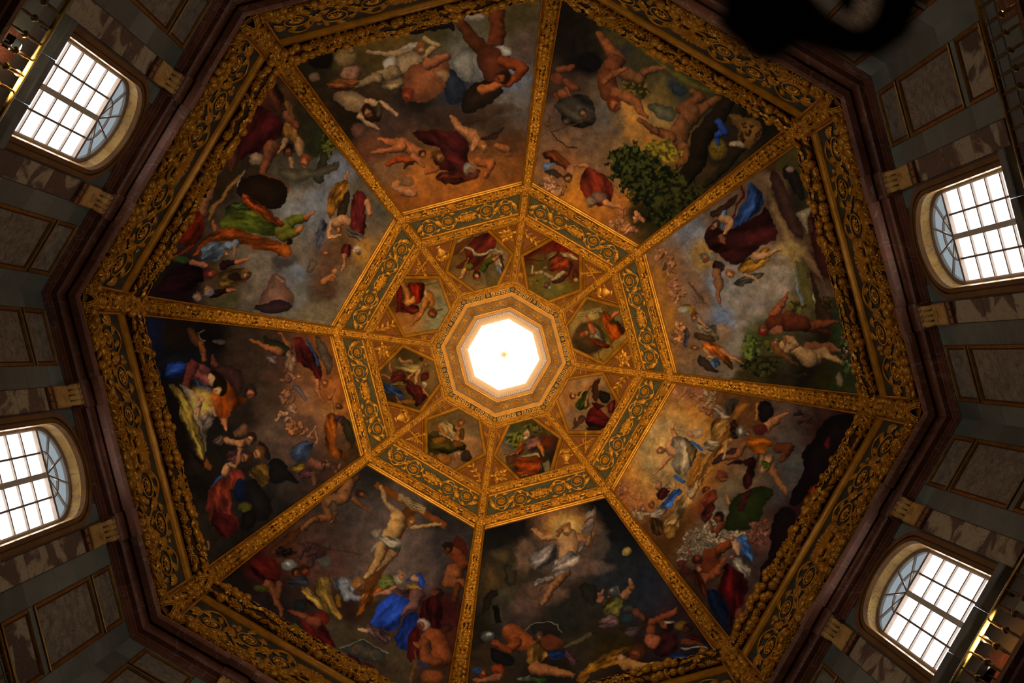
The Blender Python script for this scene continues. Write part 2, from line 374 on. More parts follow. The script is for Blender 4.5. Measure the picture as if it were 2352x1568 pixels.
BARV = [bxm('glazing_bar', WINF, 14.37, 14.44, y - 0.03, y + 0.03, SILL + 0.02, SPR - 0.07) for y in (-0.695, 0.695)]
BARH = [bxm('glazing_bar', WINF, 14.372, 14.438, y0, y1, z - 0.032, z + 0.032) for z in ROWS[1:-1] for (y0, y1) in ((-1.39, -0.085), (0.085, 1.39))]
FANB = []
for q in (36, 72, 108, 144):
    c, s_ = math.cos(R_(q)), math.sin(R_(q)); vs = []
    for (rr, w_) in ((0.03, 0.024), (1.42, 0.024)):
        for sg in (-1, 1): vs += [(x, rr * c - sg * w_ * s_, SPR + rr * s_ + sg * w_ * c) for x in (14.37, 14.44)]
    FANB.append(MB().add(vs, [(0, 2, 6, 4), (1, 5, 7, 3), (0, 4, 5, 1), (2, 3, 7, 6), (0, 1, 3, 2), (4, 6, 7, 5)]).mesh('glazing_bar', WINF))
def arcband(q0, q1, r0, r1, x0, x1, n, name, mt):
    b = MB(); vs = []; fs = []
    for i in range(n + 1):
        q = R_(q0 + (q1 - q0) * i / n); c, s_ = math.cos(q), math.sin(q)
        vs += [(x0, r0 * c, SPR + r0 * s_), (x0, r1 * c, SPR + r1 * s_), (x1, r1 * c, SPR + r1 * s_), (x1, r0 * c, SPR + r0 * s_)]
    for i in range(n):
        for j in range(4): k = (j + 1) % 4; fs.append((4 * i + j, 4 * i + k, 4 * i + 4 + k, 4 * i + 4 + j))
    fs += [(0, 1, 2, 3), (4 * n + 3, 4 * n + 2, 4 * n + 1, 4 * n)]
    return b.add(vs, fs).mesh(name, mt)
FANR = arcband(0, 180, 0.72, 0.76, 14.37, 14.44, 20, 'fanlight_ring', WINF)
FPAN = [arcband(q0 + (1.2 if r0 else 4), q0 + 36 - (1.2 if r0 else 4), r0 or 0.12, r1, 14.40, 14.408, 6, 'fanlight_pane', FANP) for q0 in (0, 36, 72, 108, 144) for (r0, r1) in ((0, 0.72), (0.76, 1.41))]
PAN = [bxm('pane', PANE, 14.40, 14.408, y0 + 0.01, y1 - 0.01, z1, z0) for (y0, y1) in COLS for z0, z1 in zip(ROWS[:-1], ROWS[1:])]
SILM = [bx(GREYS, 'sill_stone', 13.72, 14.6, y0, y1, SILL - 0.36, SILL, bev=0.03) for (y0, y1) in ((-1.9, -0.6), (-0.59, 0.75), (0.76, 1.9))]
for k, n in WINS.items():
    W_ = tag(empty('window_%d' % n, SM[k] @ T(14.4, 0, SILL)), kind='structure'); off = T(-14.4, 0, -SILL)
    for nm, lst in (('surround_stone', SUR), ('reveal_stone', REV), ('window_frame', [WFR]), ('transom', [TRAN]), ('mullion', [MULM]), ('glazing_bar', BARV + BARH + FANB),
                    ('fanlight_ring', [FANR]), ('fanlight_pane', FPAN), ('pane', PAN), ('sill_stone', SILM)):
        for me in lst: link(nm, me, W_, off)
# ---- cornice
CP = [(14.06, 34.72), (13.95, 34.72), (13.95, 34.80), (13.88, 34.83), (13.88, 34.90), (13.80, 34.93), (13.80, 35.02), (13.62, 35.00), (13.56, 35.06), (13.56, 35.20), (13.44, 35.24), (13.44, 35.36), (13.36, 35.36), (13.34, 35.18), (13.12, 35.18), (13.05, 35.27), (13.05, 35.42), (13.12, 35.55), (13.9, 35.62)]
def cornice_block(y0, y1, off=0.0):
    b = MB(); vs = []; fs = []
    for (a, z) in CP:
        a2 = a - off if a < 14.0 else a
        ya = -a2 * T225 if y0 is None else y0; yb = a2 * T225 if y1 is None else y1
        vs += [(a2, ya, z + ZC - off * 0.25), (a2, yb, z + ZC - off * 0.25)]
    n = len(CP)
    for i in range(n - 1): fs.append((2 * i, 2 * i + 1, 2 * i + 3, 2 * i + 2))
    fs += [tuple(2 * i for i in range(n)), tuple(2 * i + 1 for i in range(n))[::-1]]
    return b.add(vs, fs).mesh('cornice_block', PORP)
ys = [None, -4.1, -2.71, -1.79, 0.2, 1.79, 2.71, 3.7, None]
CB = [cornice_block(None if a is None else a + 0.003, None if c is None else c - 0.003, 0.055 if (a in (-2.71, 1.79)) else 0.0) for a, c in zip(ys[:-1], ys[1:])]
cor = tag(empty('trim_1', T(0, 0, 35.0 + ZC)), kind='structure')
for k in range(8):
    for me in CB: link('cornice_block', me, cor, T(0, 0, -35.0 - ZC) @ SM[k])
# ---- gallery ledge under the rail
b = MB(); LP = [(14.05, 23.25), (13.4, 23.25), (13.25, 23.35), (13.25, 23.47), (13.12, 23.53), (13.12, 23.66), (14.05, 23.68)]
vs = []; fs = []
for a, z in LP: vs += [(a, -a * T225, z + ZC), (a, a * T225, z + ZC)]
for i in range(len(LP) - 1): fs.append((2 * i, 2 * i + 1, 2 * i + 3, 2 * i + 2))
GLM = b.add(vs, fs).mesh('gallery_ledge', PORP)
gal = tag(empty('trim_2', T(0, 0, 24.0 + ZC)), kind='structure')
for k in range(8): link('ledge_block', GLM, gal, T(0, 0, -24.0 - ZC) @ SM[k])
# ---- dome shell and lantern
rows = [(914, -0.55)] + [(r, -0.30) for r in (900, 850, 800, 740, 680, 620, 560, 500, 440, 380, 330, 280, 240, 200, 170, 146, 120)] + [(96.5, -0.12)]
b = MB()
for k in range(8):
    vs = []
    for (r, h) in rows:
        x, _, z = wp(r, 0, h); vs += [SM[k] @ Vector((x, -x * T225, z)), SM[k] @ Vector((x, x * T225, z))]
    x, _, z = wp(914, 0, -0.55)
    vs += [SM[k] @ Vector((14.1, -14.1 * T225, z - 0.6)), SM[k] @ Vector((14.1, 14.1 * T225, z - 0.6))]
    n = len(rows); fs = [(2 * i, 2 * i + 1, 2 * i + 3, 2 * i + 2) for i in range(n - 1)] + [(2 * n, 2 * n + 1, 1, 0)]
    b.add(vs, fs)
ceiling = tag(link('ceiling', b.mesh('ceiling', CORE)), kind='structure')
xr, _, zr = wp(96.5, 0, -0.12)
LZ = 59.1 + ZC
def octring(a0, z0, a1, z1, mt, name):
    b = MB(); b.add(oct_pts(a0, z0) + oct_pts(a1, z1), [(i, (i + 1) % 8, 8 + (i + 1) % 8, 8 + i) for i in range(8)]); return b.mesh(name, mt)
link('lantern_shaft', octring(xr, zr, 1.85, LZ, SHAFT, 'lantern_shaft'), ceiling)
link('lantern_ledge', octring(1.85, LZ, 3.4, LZ + 0.05, WHITE, 'lantern_ledge'), ceiling)
link('lantern_wall', octring(3.4, LZ + 0.05, 3.4, 64.0 + ZC, WHITE, 'lantern_wall'), ceiling)
b = MB(); b.add(oct_pts(3.4, 64.0 + ZC), [tuple(range(8))]); link('lantern_vault', b.mesh('lantern_vault', WHITE), ceiling)
b = MB(); vs = [(0, 0, 63.9 + ZC)]
for i in range(18): rr = (0.42 if i % 4 == 0 else 0.27) if i % 2 == 0 else 0.06; vs.append((rr * math.cos(i * math.pi / 9), rr * math.sin(i * math.pi / 9), 63.97 + ZC))
b.add(vs, [(0, 1 + i, 1 + (i + 1) % 18) for i in range(18)]); link('gilt_star', b.mesh('gilt_star', STAR), ceiling)
# ------------------------------------------------------------------ small carved pieces (unit size, standing on z = 0, facing +z)
def leaf_vine():
    b = MB(); n = 20; vs = [(0.05, 0, 0.30)]
    for i in range(n):
        q = 2 * math.pi * i / n; r = 0.34 + 0.26 * abs(math.cos(2.5 * q)) ** 0.8
        vs.append((r * math.cos(q), r * math.sin(q), 0.16 if i % 4 == 0 else 0.05))
    for i in range(n): q = 2 * math.pi * i / n; vs.append((0.24 * math.cos(q), 0.24 * math.sin(q), 0.32 if i % 4 == 0 else 0.22))
    fs = [(0, 1 + n + i, 1 + n + (i + 1) % n) for i in range(n)] + [(1 + n + i, 1 + i, 1 + (i + 1) % n, 1 + n + (i + 1) % n) for i in range(n)]
    return b.add(vs, fs)
def fruit():
    return MB().lathe([(0.30, -0.05), (0.46, 0.12), (0.48, 0.30), (0.38, 0.50), (0.20, 0.62), (0.06, 0.60), (0.0, 0.55)], 10)
def melon():
    b = MB().lathe([(0.25, -0.05), (0.46, 0.12), (0.50, 0.30), (0.40, 0.48), (0.20, 0.58), (0.0, 0.56)], 14, Matrix.Diagonal((1.35, 0.9, 1, 1)), 0.16); return b
def flower():
    b = MB()
    for i in range(6):
        M = RZ(i * math.pi / 3)
        b.add([(0.08, 0, 0.16), (0.30, -0.19, 0.16), (0.52, -0.10, 0.06), (0.56, 0, 0.12), (0.52, 0.10, 0.06), (0.30, 0.19, 0.16), (0.30, 0, 0.28)],
              [(0, 1, 6), (1, 2, 6), (2, 3, 6), (3, 4, 6), (4, 5, 6), (5, 0, 6)], M)
    return b.lathe([(0.15, 0.08), (0.15, 0.26), (0.07, 0.34), (0.0, 0.34)], 8)
def grapes():
    b = MB(); g = random.Random(3)
    for (x, y, z) in [(-.36, 0, .1), (-.22, .2, .1), (-.2, -.2, .1), (-.12, 0, .26), (0, .28, .08), (.02, -.27, .08), (.05, .1, .28), (.08, -.1, .26), (.22, .17, .12), (.24, -.16, .12), (.3, 0, .2), (.45, 0, .08)]:
        b.lathe([(.05, -.1), (.15, 0), (.13, .1), (0, .16)], 6, T(x, y, z))
    return b
def cone():
    b = MB()
    M = Matrix(((0, 0, 1, -0.5), (0, 1, 0, 0), (-1, 0, 0, 0.18), (0, 0, 0, 1)))
    return b.lathe([(0.05, 0), (0.26, 0.1), (0.30, 0.35), (0.22, 0.6), (0.10, 0.85), (0.0, 1.0)], 10, M, 0.18)
def acanthus(curl=0.25, lob=5):
    b = MB(); n = 20; vs = []
    for i in range(n + 1):
        x = i / n; wd = 0.30 * math.sin(math.pi * min(1, x * 0.92 + 0.08)) ** 0.7 * (1 - 0.35 * abs(math.sin(math.pi * lob * x))) + 0.01
        z = 0.10 + curl * math.sin(math.pi * x * 0.9); bend = 0.16 * x * x
        vs += [(x, -wd + bend, z * 0.35), (x, -wd * 0.45 + bend, z * 0.9), (x, bend, z * 0.72), (x, wd * 0.45 + bend, z * 0.9), (x, wd + bend, z * 0.35)]
    fs = []
    for i in range(n):
        for j in range(4): fs.append((5 * i + j, 5 * i + j + 1, 5 * i + 6 + j, 5 * i + 5 + j))
    return b.add(vs, fs)
def slim_leaf():
    b = MB(); vs = []; n = 8
    for i in range(n + 1):
        x = i / n - 0.5; wd = 0.2 * math.sin(math.pi * (i / n) ** 0.8) + 0.005; z = 0.12 + 0.2 * math.sin(math.pi * i / n)
        vs += [(x, -wd, z * 0.5), (x, 0, z), (x, wd, z * 0.5)]
    for_f = []
    for i in range(n):
        for j in range(2): for_f.append((3 * i + j, 3 * i + j + 1, 3 * i + 4 + j, 3 * i + 3 + j))
    return b.add(vs, for_f)
def rosette():
    b = MB()
    for i in range(9):
        b.merge(slim_leaf(), RZ(i * 2 * math.pi / 9) @ T(0.55, 0, 0.05) @ Matrix.Scale(0.85, 4))
    for i in range(6): b.merge(slim_leaf(), RZ(i * math.pi / 3 + 0.3) @ T(0.3, 0, 0.22) @ Matrix.Scale(0.55, 4))
    return b.lathe([(0.16, 0.1), (0.17, 0.35), (0.08, 0.44), (0, 0.44)], 8)
def spiral(turns=1.55, r1=0.36, rad=(0.075, 0.045)):
    pts = []; rr = []; n = 46
    for i in range(n + 1):
        f = i / n; q = f * turns * 2 * math.pi; r = 1.0 + (r1 - 1.0) * f ** 0.85
        pts.append((r * math.cos(q), r * math.sin(q), 0.07)); rr.append(rad[0] + (rad[1] - rad[0]) * f)
    return MB().tube(pts, rr, 6)
def shell():
    b = MB()
    for i in range(-5, 6):
        q = math.pi / 2 + i * R_(16); L = 1.0 - 0.02 * i * i
        n = 6; pts = [(0.10 * math.cos(q), 0.10 * math.sin(q) - 0.35, 0.08)] + [((L * f) * math.cos(q), (L * f) * math.sin(q) - 0.35, 0.10 + 0.16 * math.sin(math.pi * f * 0.8)) for f in (0.3, 0.55, 0.8, 1.0)]
        b.tube(pts, [0.02, 0.06, 0.10, 0.125, 0.09], 6)
    b.lathe([(0.2, 0), (0.2, 0.12), (0.1, 0.2), (0, 0.2)], 10, T(0, -0.38, 0))
    for s in (1, -1):
        b.tube([(s * 0.15, -0.4, .06), (s * 0.5, -0.52, .08), (s * 0.78, -0.35, .08), (s * 0.7, -0.12, .08), (s * 0.52, -0.2, .08)], [0.09, 0.09, 0.08, 0.06, 0.04], 6)
    return b
def ribbon_knot():
    b = MB()
    for s in (1, -1):
        pts = []
        for i in range(13):
            q = math.pi * i / 12; pts.append((s * 0.55 * math.cos(q), 0.95 * math.cos(q), 0.62 * math.sin(q) + 0.02))
        b.tube(pts, 0.12, 6); b.tube([(p[0] + 0.17, p[1], p[2] - 0.03) for p in pts], 0.07, 6); b.tube([(p[0] - 0.17, p[1], p[2] - 0.03) for p in pts], 0.07, 6)
    for i in range(4):
        q = math.pi / 4 + i * math.pi / 2; c, s_ = math.cos(q), math.sin(q)
        b.tube([(0.15 * c, 0.15 * s_, .62), (0.5 * c - .15 * s_, 0.5 * s_ + .15 * c, .66), (0.75 * c, 0.75 * s_, .5), (0.5 * c + .18 * s_, 0.5 * s_ - .18 * c, .55), (0.15 * c, 0.15 * s_, .62)], [.06, .11, .12, .11, .06], 6)
    return b.lathe([(0.2, 0.5), (0.22, 0.68), (0.12, 0.78), (0, 0.78)], 10)
DENS = 1.28
PB = {'leaf': leaf_vine(), 'fruit': fruit(), 'melon': melon(), 'flower': flower(), 'grape_bunch': grapes(), 'pine_cone': cone(), 'slim_leaf': slim_leaf()}
PM = {n: x.mesh(n, GOLD, n in ('fruit', 'pine_cone')) for n, x in PB.items()}
KINDS = ['leaf', 'leaf', 'leaf', 'fruit', 'fruit', 'melon', 'flower', 'flower', 'grape_bunch', 'pine_cone', 'slim_leaf', 'slim_leaf']
ACM = acanthus().mesh('acanthus_leaf', GOLD, True); ROM = rosette().mesh('rosette', GOLD)
SPL = spiral().mesh('scroll', GOLD, True); SHM = shell().mesh('shell', GOLD, True); KNM = ribbon_knot().mesh('ribbon_knot', GOLD, True)
SPM = MB(); SPM.v = [(-x, y, z) for x, y, z in spiral().v]; SPM.f = spiral().f; SPR_M = SPM.mesh('scroll', GOLD, True)
def S(x, y=None, z=None): return Matrix.Diagonal((x, y if y is not None else x, z if z is not None else x, 1))
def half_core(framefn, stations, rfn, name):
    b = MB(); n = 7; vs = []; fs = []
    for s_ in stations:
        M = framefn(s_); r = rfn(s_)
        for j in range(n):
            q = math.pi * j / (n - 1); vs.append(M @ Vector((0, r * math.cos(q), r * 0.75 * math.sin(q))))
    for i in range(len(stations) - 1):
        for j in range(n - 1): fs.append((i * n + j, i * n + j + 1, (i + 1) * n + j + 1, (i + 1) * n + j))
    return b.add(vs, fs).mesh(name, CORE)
def scatter(rng, stations, framefn, rfn, size, phis=(-58, -4, 50), jit=8):
    """carved pieces lying on a half-round core: list of (kind, matrix)"""
    out = []; run = 0; kind = 'leaf'
    for i, s_ in enumerate(stations):
        if run <= 0: kind = rng.choice(KINDS); run = rng.choice([1, 2, 2, 3])
        run -= 1
        for j, ph in enumerate(phis):
            kd = kind if rng.random() < 0.6 else rng.choice(KINDS)
            M = framefn(s_ + rng.uniform(-0.25, 0.25) * size + (0.5 * size if j % 2 else 0)); r = rfn(s_); q = R_(90 - ph + rng.uniform(-jit, jit))
            sc = size * DENS * rng.uniform(0.92, 1.22) * (1.15 if kd in ('leaf', 'slim_leaf') else 1.0)
            nx = Vector((0, math.cos(q), math.sin(q))); X = Vector((1, 0, 0)); Y = nx.cross(X)
            L = frame(X, Y, nx, Vector((0, r * 0.96 * math.cos(q), r * 0.72 * math.sin(q))))
            out.append((kd, M @ L @ RZ(rng.uniform(-0.7, 0.7) + (math.pi if rng.random() < 0.3 else 0) if kd != 'leaf' else rng.uniform(0, 6.28)) @ S(sc)))
    return out
def joined(lst, name, mt=None):
    """many small pieces in one mesh (too small to pick apart)"""
    b = MB()
    for kd, M in lst: b.merge(PB[kd] if isinstance(kd, str) else kd, M)
    return b.mesh(name, mt or GOLD)
def base_of(me_list_center): return T(*me_list_center)

FN = ['leafy tree', 'blue sky', 'golden halo', 'night sky', 'stone cross', 'straw cradle', 'green robe', 'orange cloud']
# ------------------------------------------------------------------ lower garlands (between frieze and fresco) and the outer ones on the cornice
def trimk(f): return lambda rho: f * rib_w(rho) / C225
def garland(k, rho, R, label, group, seed, phis, size, name='fruit_garland'):
    rng = random.Random(seed); a = web(rho)[0]; hw = a * T225 - 0.42 * rib_w(rho) / C225 - 0.1
    M0 = SM[k] @ T(*wp(rho)); inv = M0.inverted()
    t = tag(empty(name, M0), label, 'garland', group)
    ff = lambda y: wframe(rho, y, 0.02)
    st = [-hw, 0, hw]
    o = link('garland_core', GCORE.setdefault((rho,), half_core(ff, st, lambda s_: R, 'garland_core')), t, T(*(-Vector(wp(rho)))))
    n = int(2 * hw / size)
    ys_ = [-hw + (i + 0.5) * 2 * hw / n for i in range(n)]
    for kd, M in scatter(rng, ys_, ff, lambda s_: R, size, phis): link(kd, PM[kd], t, T(*(-Vector(wp(rho)))) @ M)
    return t
GCORE = {}
for k in range(8):
    garland(k, 801.5, 0.40, 'thick gilded fruit garland along the outer edge of the %s fresco' % FN[k], 'gilded fruit garlands below the large frescoes', 100 + k, (-62, -8, 46), 0.26)
    garland(k, 900, 0.22, 'gilded fruit garland lying on the red cornice under the %s fresco' % FN[k], 'gilded garlands behind the cornice lip', 200 + k, (-55, -10, 35), 0.27, 'cornice_garland')
# ------------------------------------------------------------------ lower scroll friezes
mid_mould = [(834.5, -0.02), (834.5, 0.05), (832.5, 0.09), (830.5, 0.06), (829, 0.06), (826.5, 0.12), (824.5, 0.12), (824.3, 0.03), (816, 0.03), (815.6, 0.0)]
FRM_L = ring_strip(mid_mould, trimk(1.0), GOLDM, 'moulding')
GRD_L = ring_strip([(892, -0.02), (875, -0.03), (860, -0.03), (845, -0.03), (833, -0.02)], trimk(0.9), GRND, 'ground')
def rho_at(rc, u):
    """chart radius of the point u metres up the meridian from rc"""
    t0 = t_of(rc); n = 400; ts = np.linspace(t0 - 0.16, t0 + 0.16, n); ds = np.hypot(DA * np.sin(ts), DB * np.cos(ts)); s_ = np.concatenate([[0], np.cumsum((ds[1:] + ds[:-1]) / 2 * np.diff(ts))])
    s_ -= np.interp(t0, ts, s_); tt = np.interp(u, s_, ts); return FPX * DA * math.cos(tt) / (DZ + DB * math.sin(tt))
def mer(r0, r1):
    ts = np.linspace(t_of(r0), t_of(r1), 60); ds = np.hypot(DA * np.sin(ts), DB * np.cos(ts)); return float(abs(np.trapezoid(ds, ts)) if hasattr(np, 'trapezoid') else abs(np.trapz(ds, ts)))
def stem_mesh(xs, A, rad, name):
    n = 60; x0, x1 = xs[0], xs[-1]; p = (x1 - x0) / (len(xs) - 1)
    pts = [(x0 - 0.5 * p + (x1 - x0 + p) * i / n, 0, 0.06) for i in range(n + 1)]
    pts = [(x, A * math.cos(math.pi * (x - x0) / p), z) for x, _, z in pts]
    return MB().tube(pts, [rad * (1 - 0.4 * i / n) for i in range(n + 1)], 6).mesh(name, GOLD, True)
def frieze(k, rc, H, xs, sr, label, group, cat, parts, seed, shell_s, leafs, name, hgt):
    rng = random.Random(seed); b0 = Vector(wp(rc)); M0 = SM[k] @ T(*b0); t = tag(empty(name, M0), label, cat, group); off = T(*(-b0))
    for nm, me in parts: link(nm, me, t, off)
    def put(nm, me, x, y, M=Matrix.Identity(4), h=0.0):
        rr = rho_at(rc, y); return link(nm, me, t, off @ wframe(rr, x, h - 0.03) @ M)
    put('shell', SHM, 0, -0.06 * H, S(shell_s, shell_s, shell_s * hgt))
    for s in (1, -1):
        put('stem', STEMS[s, name], 0, 0, Matrix.Identity(4))
        for i, x in enumerate(xs):
            up = 1 if i % 2 else -1; yc = up * 0.10 * H * (1 if i else 0.6)
            ang = (math.pi if s > 0 else 0) + (-0.5 if up * s > 0 else 0.5); hand = SPL if up * s > 0 else SPR_M
            put('scroll', hand, s * x, yc, RZ(ang) @ S(sr, sr, sr * hgt))
            put('rosette', ROM, s * x, yc, RZ(rng.uniform(0, 1)) @ S(sr * 0.52, sr * 0.52, sr * hgt * 0.6))
            for q in range(leafs):
                a = ang + q * 2 * math.pi / leafs + 0.35; dirn = 1 if hand is SPL else -1
                put('acanthus_leaf', ACM, s * x + sr * 0.93 * math.cos(a), yc + sr * 0.93 * math.sin(a), RZ(a + dirn * R_(62)) @ S(sr * 0.72, sr * 0.72 * dirn, sr * hgt * 0.75))
            # broad leaf at the branch to the next scroll
            xm = s * (x + (xs[1] - xs[0]) * 0.5)
            if abs(xm) < hwf(rc) - 0.25 * sr:
                put('acanthus_leaf', ACM, xm - s * 0.4 * sr, -up * 0.15 * H, RZ((0.9 if s > 0 else math.pi - 0.9) * 1.0 if up > 0 else (-0.9 if s > 0 else math.pi + 0.9)) @ S(sr * 1.1, sr * 1.1, sr * hgt))
                put('flower', PM['flower'], xm, up * 0.32 * H, S(sr * 0.34, sr * 0.34, sr * 0.3 * hgt))
    for s in (1, -1):
        for q in (0.5, 1.0, 2.2): put('acanthus_leaf', ACM, s * shell_s * 0.35, -0.06 * H + shell_s * 0.2 * (q - 1), RZ(math.pi / 2 - s * q) @ S(shell_s * 0.9, shell_s * 0.8, shell_s * hgt))
    return t
def hwf(rho): return web(rho)[0] * T225 - rib_w(rho) / C225
HL = mer(834, 888); HU = mer(307, 349)
XL = [1.30, 2.72, 4.14]; XU = [0.98, 1.95]
RCL, RCU = 861.0, 327.5
STEMS = {}
def mstem(s, xs, A, rad):
    n = 70; x0 = xs[0]; p = xs[1] - xs[0]; xe = xs[-1] + p * 0.3
    pts = []
    for i in range(n + 1):
        x = 0.35 * p + (xe - 0.35 * p) * i / n; pts.append((s * x, A * math.cos(math.pi * (x - x0) / p), 0.05))
    return MB().tube(pts, [rad * (1 - 0.35 * i / n) for i in range(n + 1)], 6).mesh('stem', GOLD, True)
for s in (1, -1):
    STEMS[s, 'scroll_frieze'] = mstem(s, XL, 0.40 * HL, 0.055); STEMS[s, 'upper_scroll_frieze'] = mstem(s, XU, 0.40 * HU, 0.04)
for k in range(8):
    frieze(k, RCL, HL, XL, 0.56, 'broad dark frieze panel with gilded scrolls and a shell under the %s fresco' % FN[k], 'lower scroll friezes around the dome', 'frieze',
           [('ground', GRD_L), ('moulding', FRM_L)], 300 + k, 0.78, 7, 'scroll_frieze', 1.0)
# ------------------------------------------------------------------ upper scroll friezes with their garlands
GRD_U = ring_strip([(350, -0.04), (328, -0.05), (306, -0.04)], trimk(0.9), GRNDU, 'ground')
MO_U1 = ring_strip([(377, -0.03), (377, 0.06), (375.5, 0.10), (374, 0.07), (372.5, 0.07), (371.5, 0.10), (370, 0.10), (370, 0.02), (352.5, 0.02), (352, 0.06), (351, 0.09), (349, 0.07), (349, -0.04)], trimk(1.0), GOLDM, 'moulding')
MO_U2 = ring_strip([(307.5, -0.04), (307.5, 0.06), (306, 0.10), (304.5, 0.06), (303.5, 0.02), (289.5, 0.02), (289, 0.07), (287.5, 0.09), (286, 0.06), (286, -0.06)], trimk(1.0), GOLDM, 'moulding')
def small_garland(rho, R, size, seed, name, phis=(-50, 0, 50)):
    rng = random.Random(seed); a = web(rho)[0]; hw = a * T225 - 0.5 * rib_w(rho) / C225
    ff = lambda y: wframe(rho, y, 0.03); n = int(2 * hw / size)
    return joined(scatter(rng, [-hw + (i + 0.5) * 2 * hw / n for i in range(n)], ff, lambda s_: R, size, phis), name), half_core(ff, [-hw, 0, hw], lambda s_: R * 0.95, 'garland_core')
SG = {361: small_garland(361, 0.15, 0.135, 1, 'garland_leaves'), 296: small_garland(296, 0.13, 0.125, 2, 'garland_leaves'), 150.5: small_garland(150.5, 0.062, 0.075, 3, 'garland_leaves')}
for k in range(8):
    t = frieze(k, RCU, HU, XU, 0.40, 'narrow inner frieze of gilded scrolls above the %s fresco' % FN[k], 'upper scroll friezes around the dome', 'frieze',
               [('ground', GRD_U), ('moulding', MO_U1), ('moulding', MO_U2)], 400 + k, 0.42, 6, 'upper_scroll_frieze', 1.3)
    off = T(*(-Vector(wp(RCU))))
    for r in (361, 296):
        tag(link('garland_leaves', SG[r][0], t, off), kind='stuff'); link('garland_core', SG[r][1], t, off)
# ------------------------------------------------------------------ the eight ribs
RS = [912, 895, 880, 860, 840, 820, 800, 780, 750, 720, 690, 660, 630, 600, 570, 540, 510, 480, 450, 420, 395, 372, 350, 328, 306, 285, 260, 240, 220, 200, 180, 165, 150]
def ribsweep(prof, name, mt, rs=RS):
    b = MB(); vs = []; fs = []; n = len(prof)
    for r in rs:
        w_ = rib_w(r)
        vs += [ribpt(r, f * w_, h * (w_ / 0.42) ** 0.7) for f, h in prof]
    for i in range(len(rs) - 1):
        for j in range(n - 1): fs.append((i * n + j, i * n + j + 1, (i + 1) * n + j + 1, (i + 1) * n + j))
    return b.add(vs, fs).mesh(name, mt)
RBAND = ribsweep([(-0.99, -0.10), (-0.99, 0.02), (0.99, 0.02), (0.99, -0.10)], 'band', GOLDF)
RMO = [ribsweep([(s * 1.0, -0.12), (s * 1.0, 0.06), (s * 0.96, 0.10), (s * 0.91, 0.10), (s * 0.89, 0.05), (s * 0.86, 0.05), (s * 0.84, 0.09), (s * 0.79, 0.11), (s * 0.75, 0.08), (s * 0.73, 0.02)], 'moulding', GOLDM) for s in (1, -1)]
# arc length along the rib
RA = np.linspace(906, 150, 1500); PT = np.array([ribpt(r, 0, 0) for r in RA]); AL = np.concatenate([[0], np.cumsum(np.linalg.norm(np.diff(PT, axis=0), axis=1))])
def r_of_len(l): return float(np.interp(l, AL, RA))
def len_of_r(r): return float(np.interp(-r, -RA, AL))
rfr = lambda l: ribframe(r_of_len(l), 0, 0.02)
rcr = lambda l: 0.44 * rib_w(r_of_len(l))
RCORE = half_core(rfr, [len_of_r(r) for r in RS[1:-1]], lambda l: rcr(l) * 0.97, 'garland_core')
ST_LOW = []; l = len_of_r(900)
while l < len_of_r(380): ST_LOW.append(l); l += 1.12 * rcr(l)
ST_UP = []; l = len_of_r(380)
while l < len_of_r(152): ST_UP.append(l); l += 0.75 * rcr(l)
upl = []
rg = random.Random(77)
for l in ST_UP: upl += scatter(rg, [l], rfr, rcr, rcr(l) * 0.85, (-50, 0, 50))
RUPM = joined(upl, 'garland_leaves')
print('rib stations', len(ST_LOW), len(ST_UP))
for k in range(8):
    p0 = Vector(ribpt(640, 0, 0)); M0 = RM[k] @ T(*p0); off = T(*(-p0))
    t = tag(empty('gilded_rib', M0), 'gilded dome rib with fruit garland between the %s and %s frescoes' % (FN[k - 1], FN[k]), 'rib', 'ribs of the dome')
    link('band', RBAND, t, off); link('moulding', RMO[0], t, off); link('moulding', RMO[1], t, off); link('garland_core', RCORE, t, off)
    tag(link('garland_leaves', RUPM, t, off), kind='stuff')
    rng = random.Random(500 + k)
    for l in ST_LOW:
        for kd, M in scatter(rng, [l], rfr, rcr, rcr(l) * 1.12, (-56, 0, 56)): link(kd, PM[kd], t, off @ M)
    for r, s_, nm, lb in ((801.5, 0.42, 'ribbon_knot', 'gilded ribbon knot tied on the rib between the %s and %s frescoes'),
                          (898, 0.40, 'corner_knot', 'gilded knot at the cornice corner below the %s and %s frescoes')):
        Mk = RM[k] @ ribframe(r, 0, 0.06) @ RZ(math.pi / 2)
        o = tag(link(nm, KNM, None, Mk @ S(s_ * 1.15, s_ * 1.15, s_)), lb % (FN[k - 1], FN[k]), 'knot', 'ribbon knots of the ribs' if nm == 'ribbon_knot' else 'ribbon knots over the cornice')
# ------------------------------------------------------------------ upper tier: frames, triangles
def cp(rho, t_, h=0.0): return wp(rho, t_ / rho * web(rho)[0], h)
def mould_edge(b, P0, P1, w_, h0=0.0, hh=0.08):
    n = 5; vs = []; fs = []; pr = [(-0.5, -0.04), (-0.5, 0.6), (-0.32, 1.0), (-0.12, 0.55), (0.12, 0.55), (0.32, 1.0), (0.5, 0.6), (0.5, -0.04)]
    for i in range(n + 1):
        f = i / n; r = P0[0] + (P1[0] - P0[0]) * f; t_ = P0[1] + (P1[1] - P0[1]) * f
        p = Vector(cp(r, t_)); d = (Vector(cp(*P1)) - Vector(cp(*P0))).normalized(); a, z, N, Tg = web(r); Nv = Vector((N[0], 0, N[1])); sd = d.cross(Nv)
        vs += [tuple(p + sd * (q * w_) + Nv * (h0 + e * hh)) for q, e in pr]
    m_ = len(pr)
    for i in range(n):
        for j in range(m_ - 1): fs.append((i * m_ + j, i * m_ + j + 1, (i + 1) * m_ + j + 1, (i + 1) * m_ + j))
    fs += [tuple(range(m_)), tuple(n * m_ + j for j in range(m_))[::-1]]
    b.add(vs, fs)
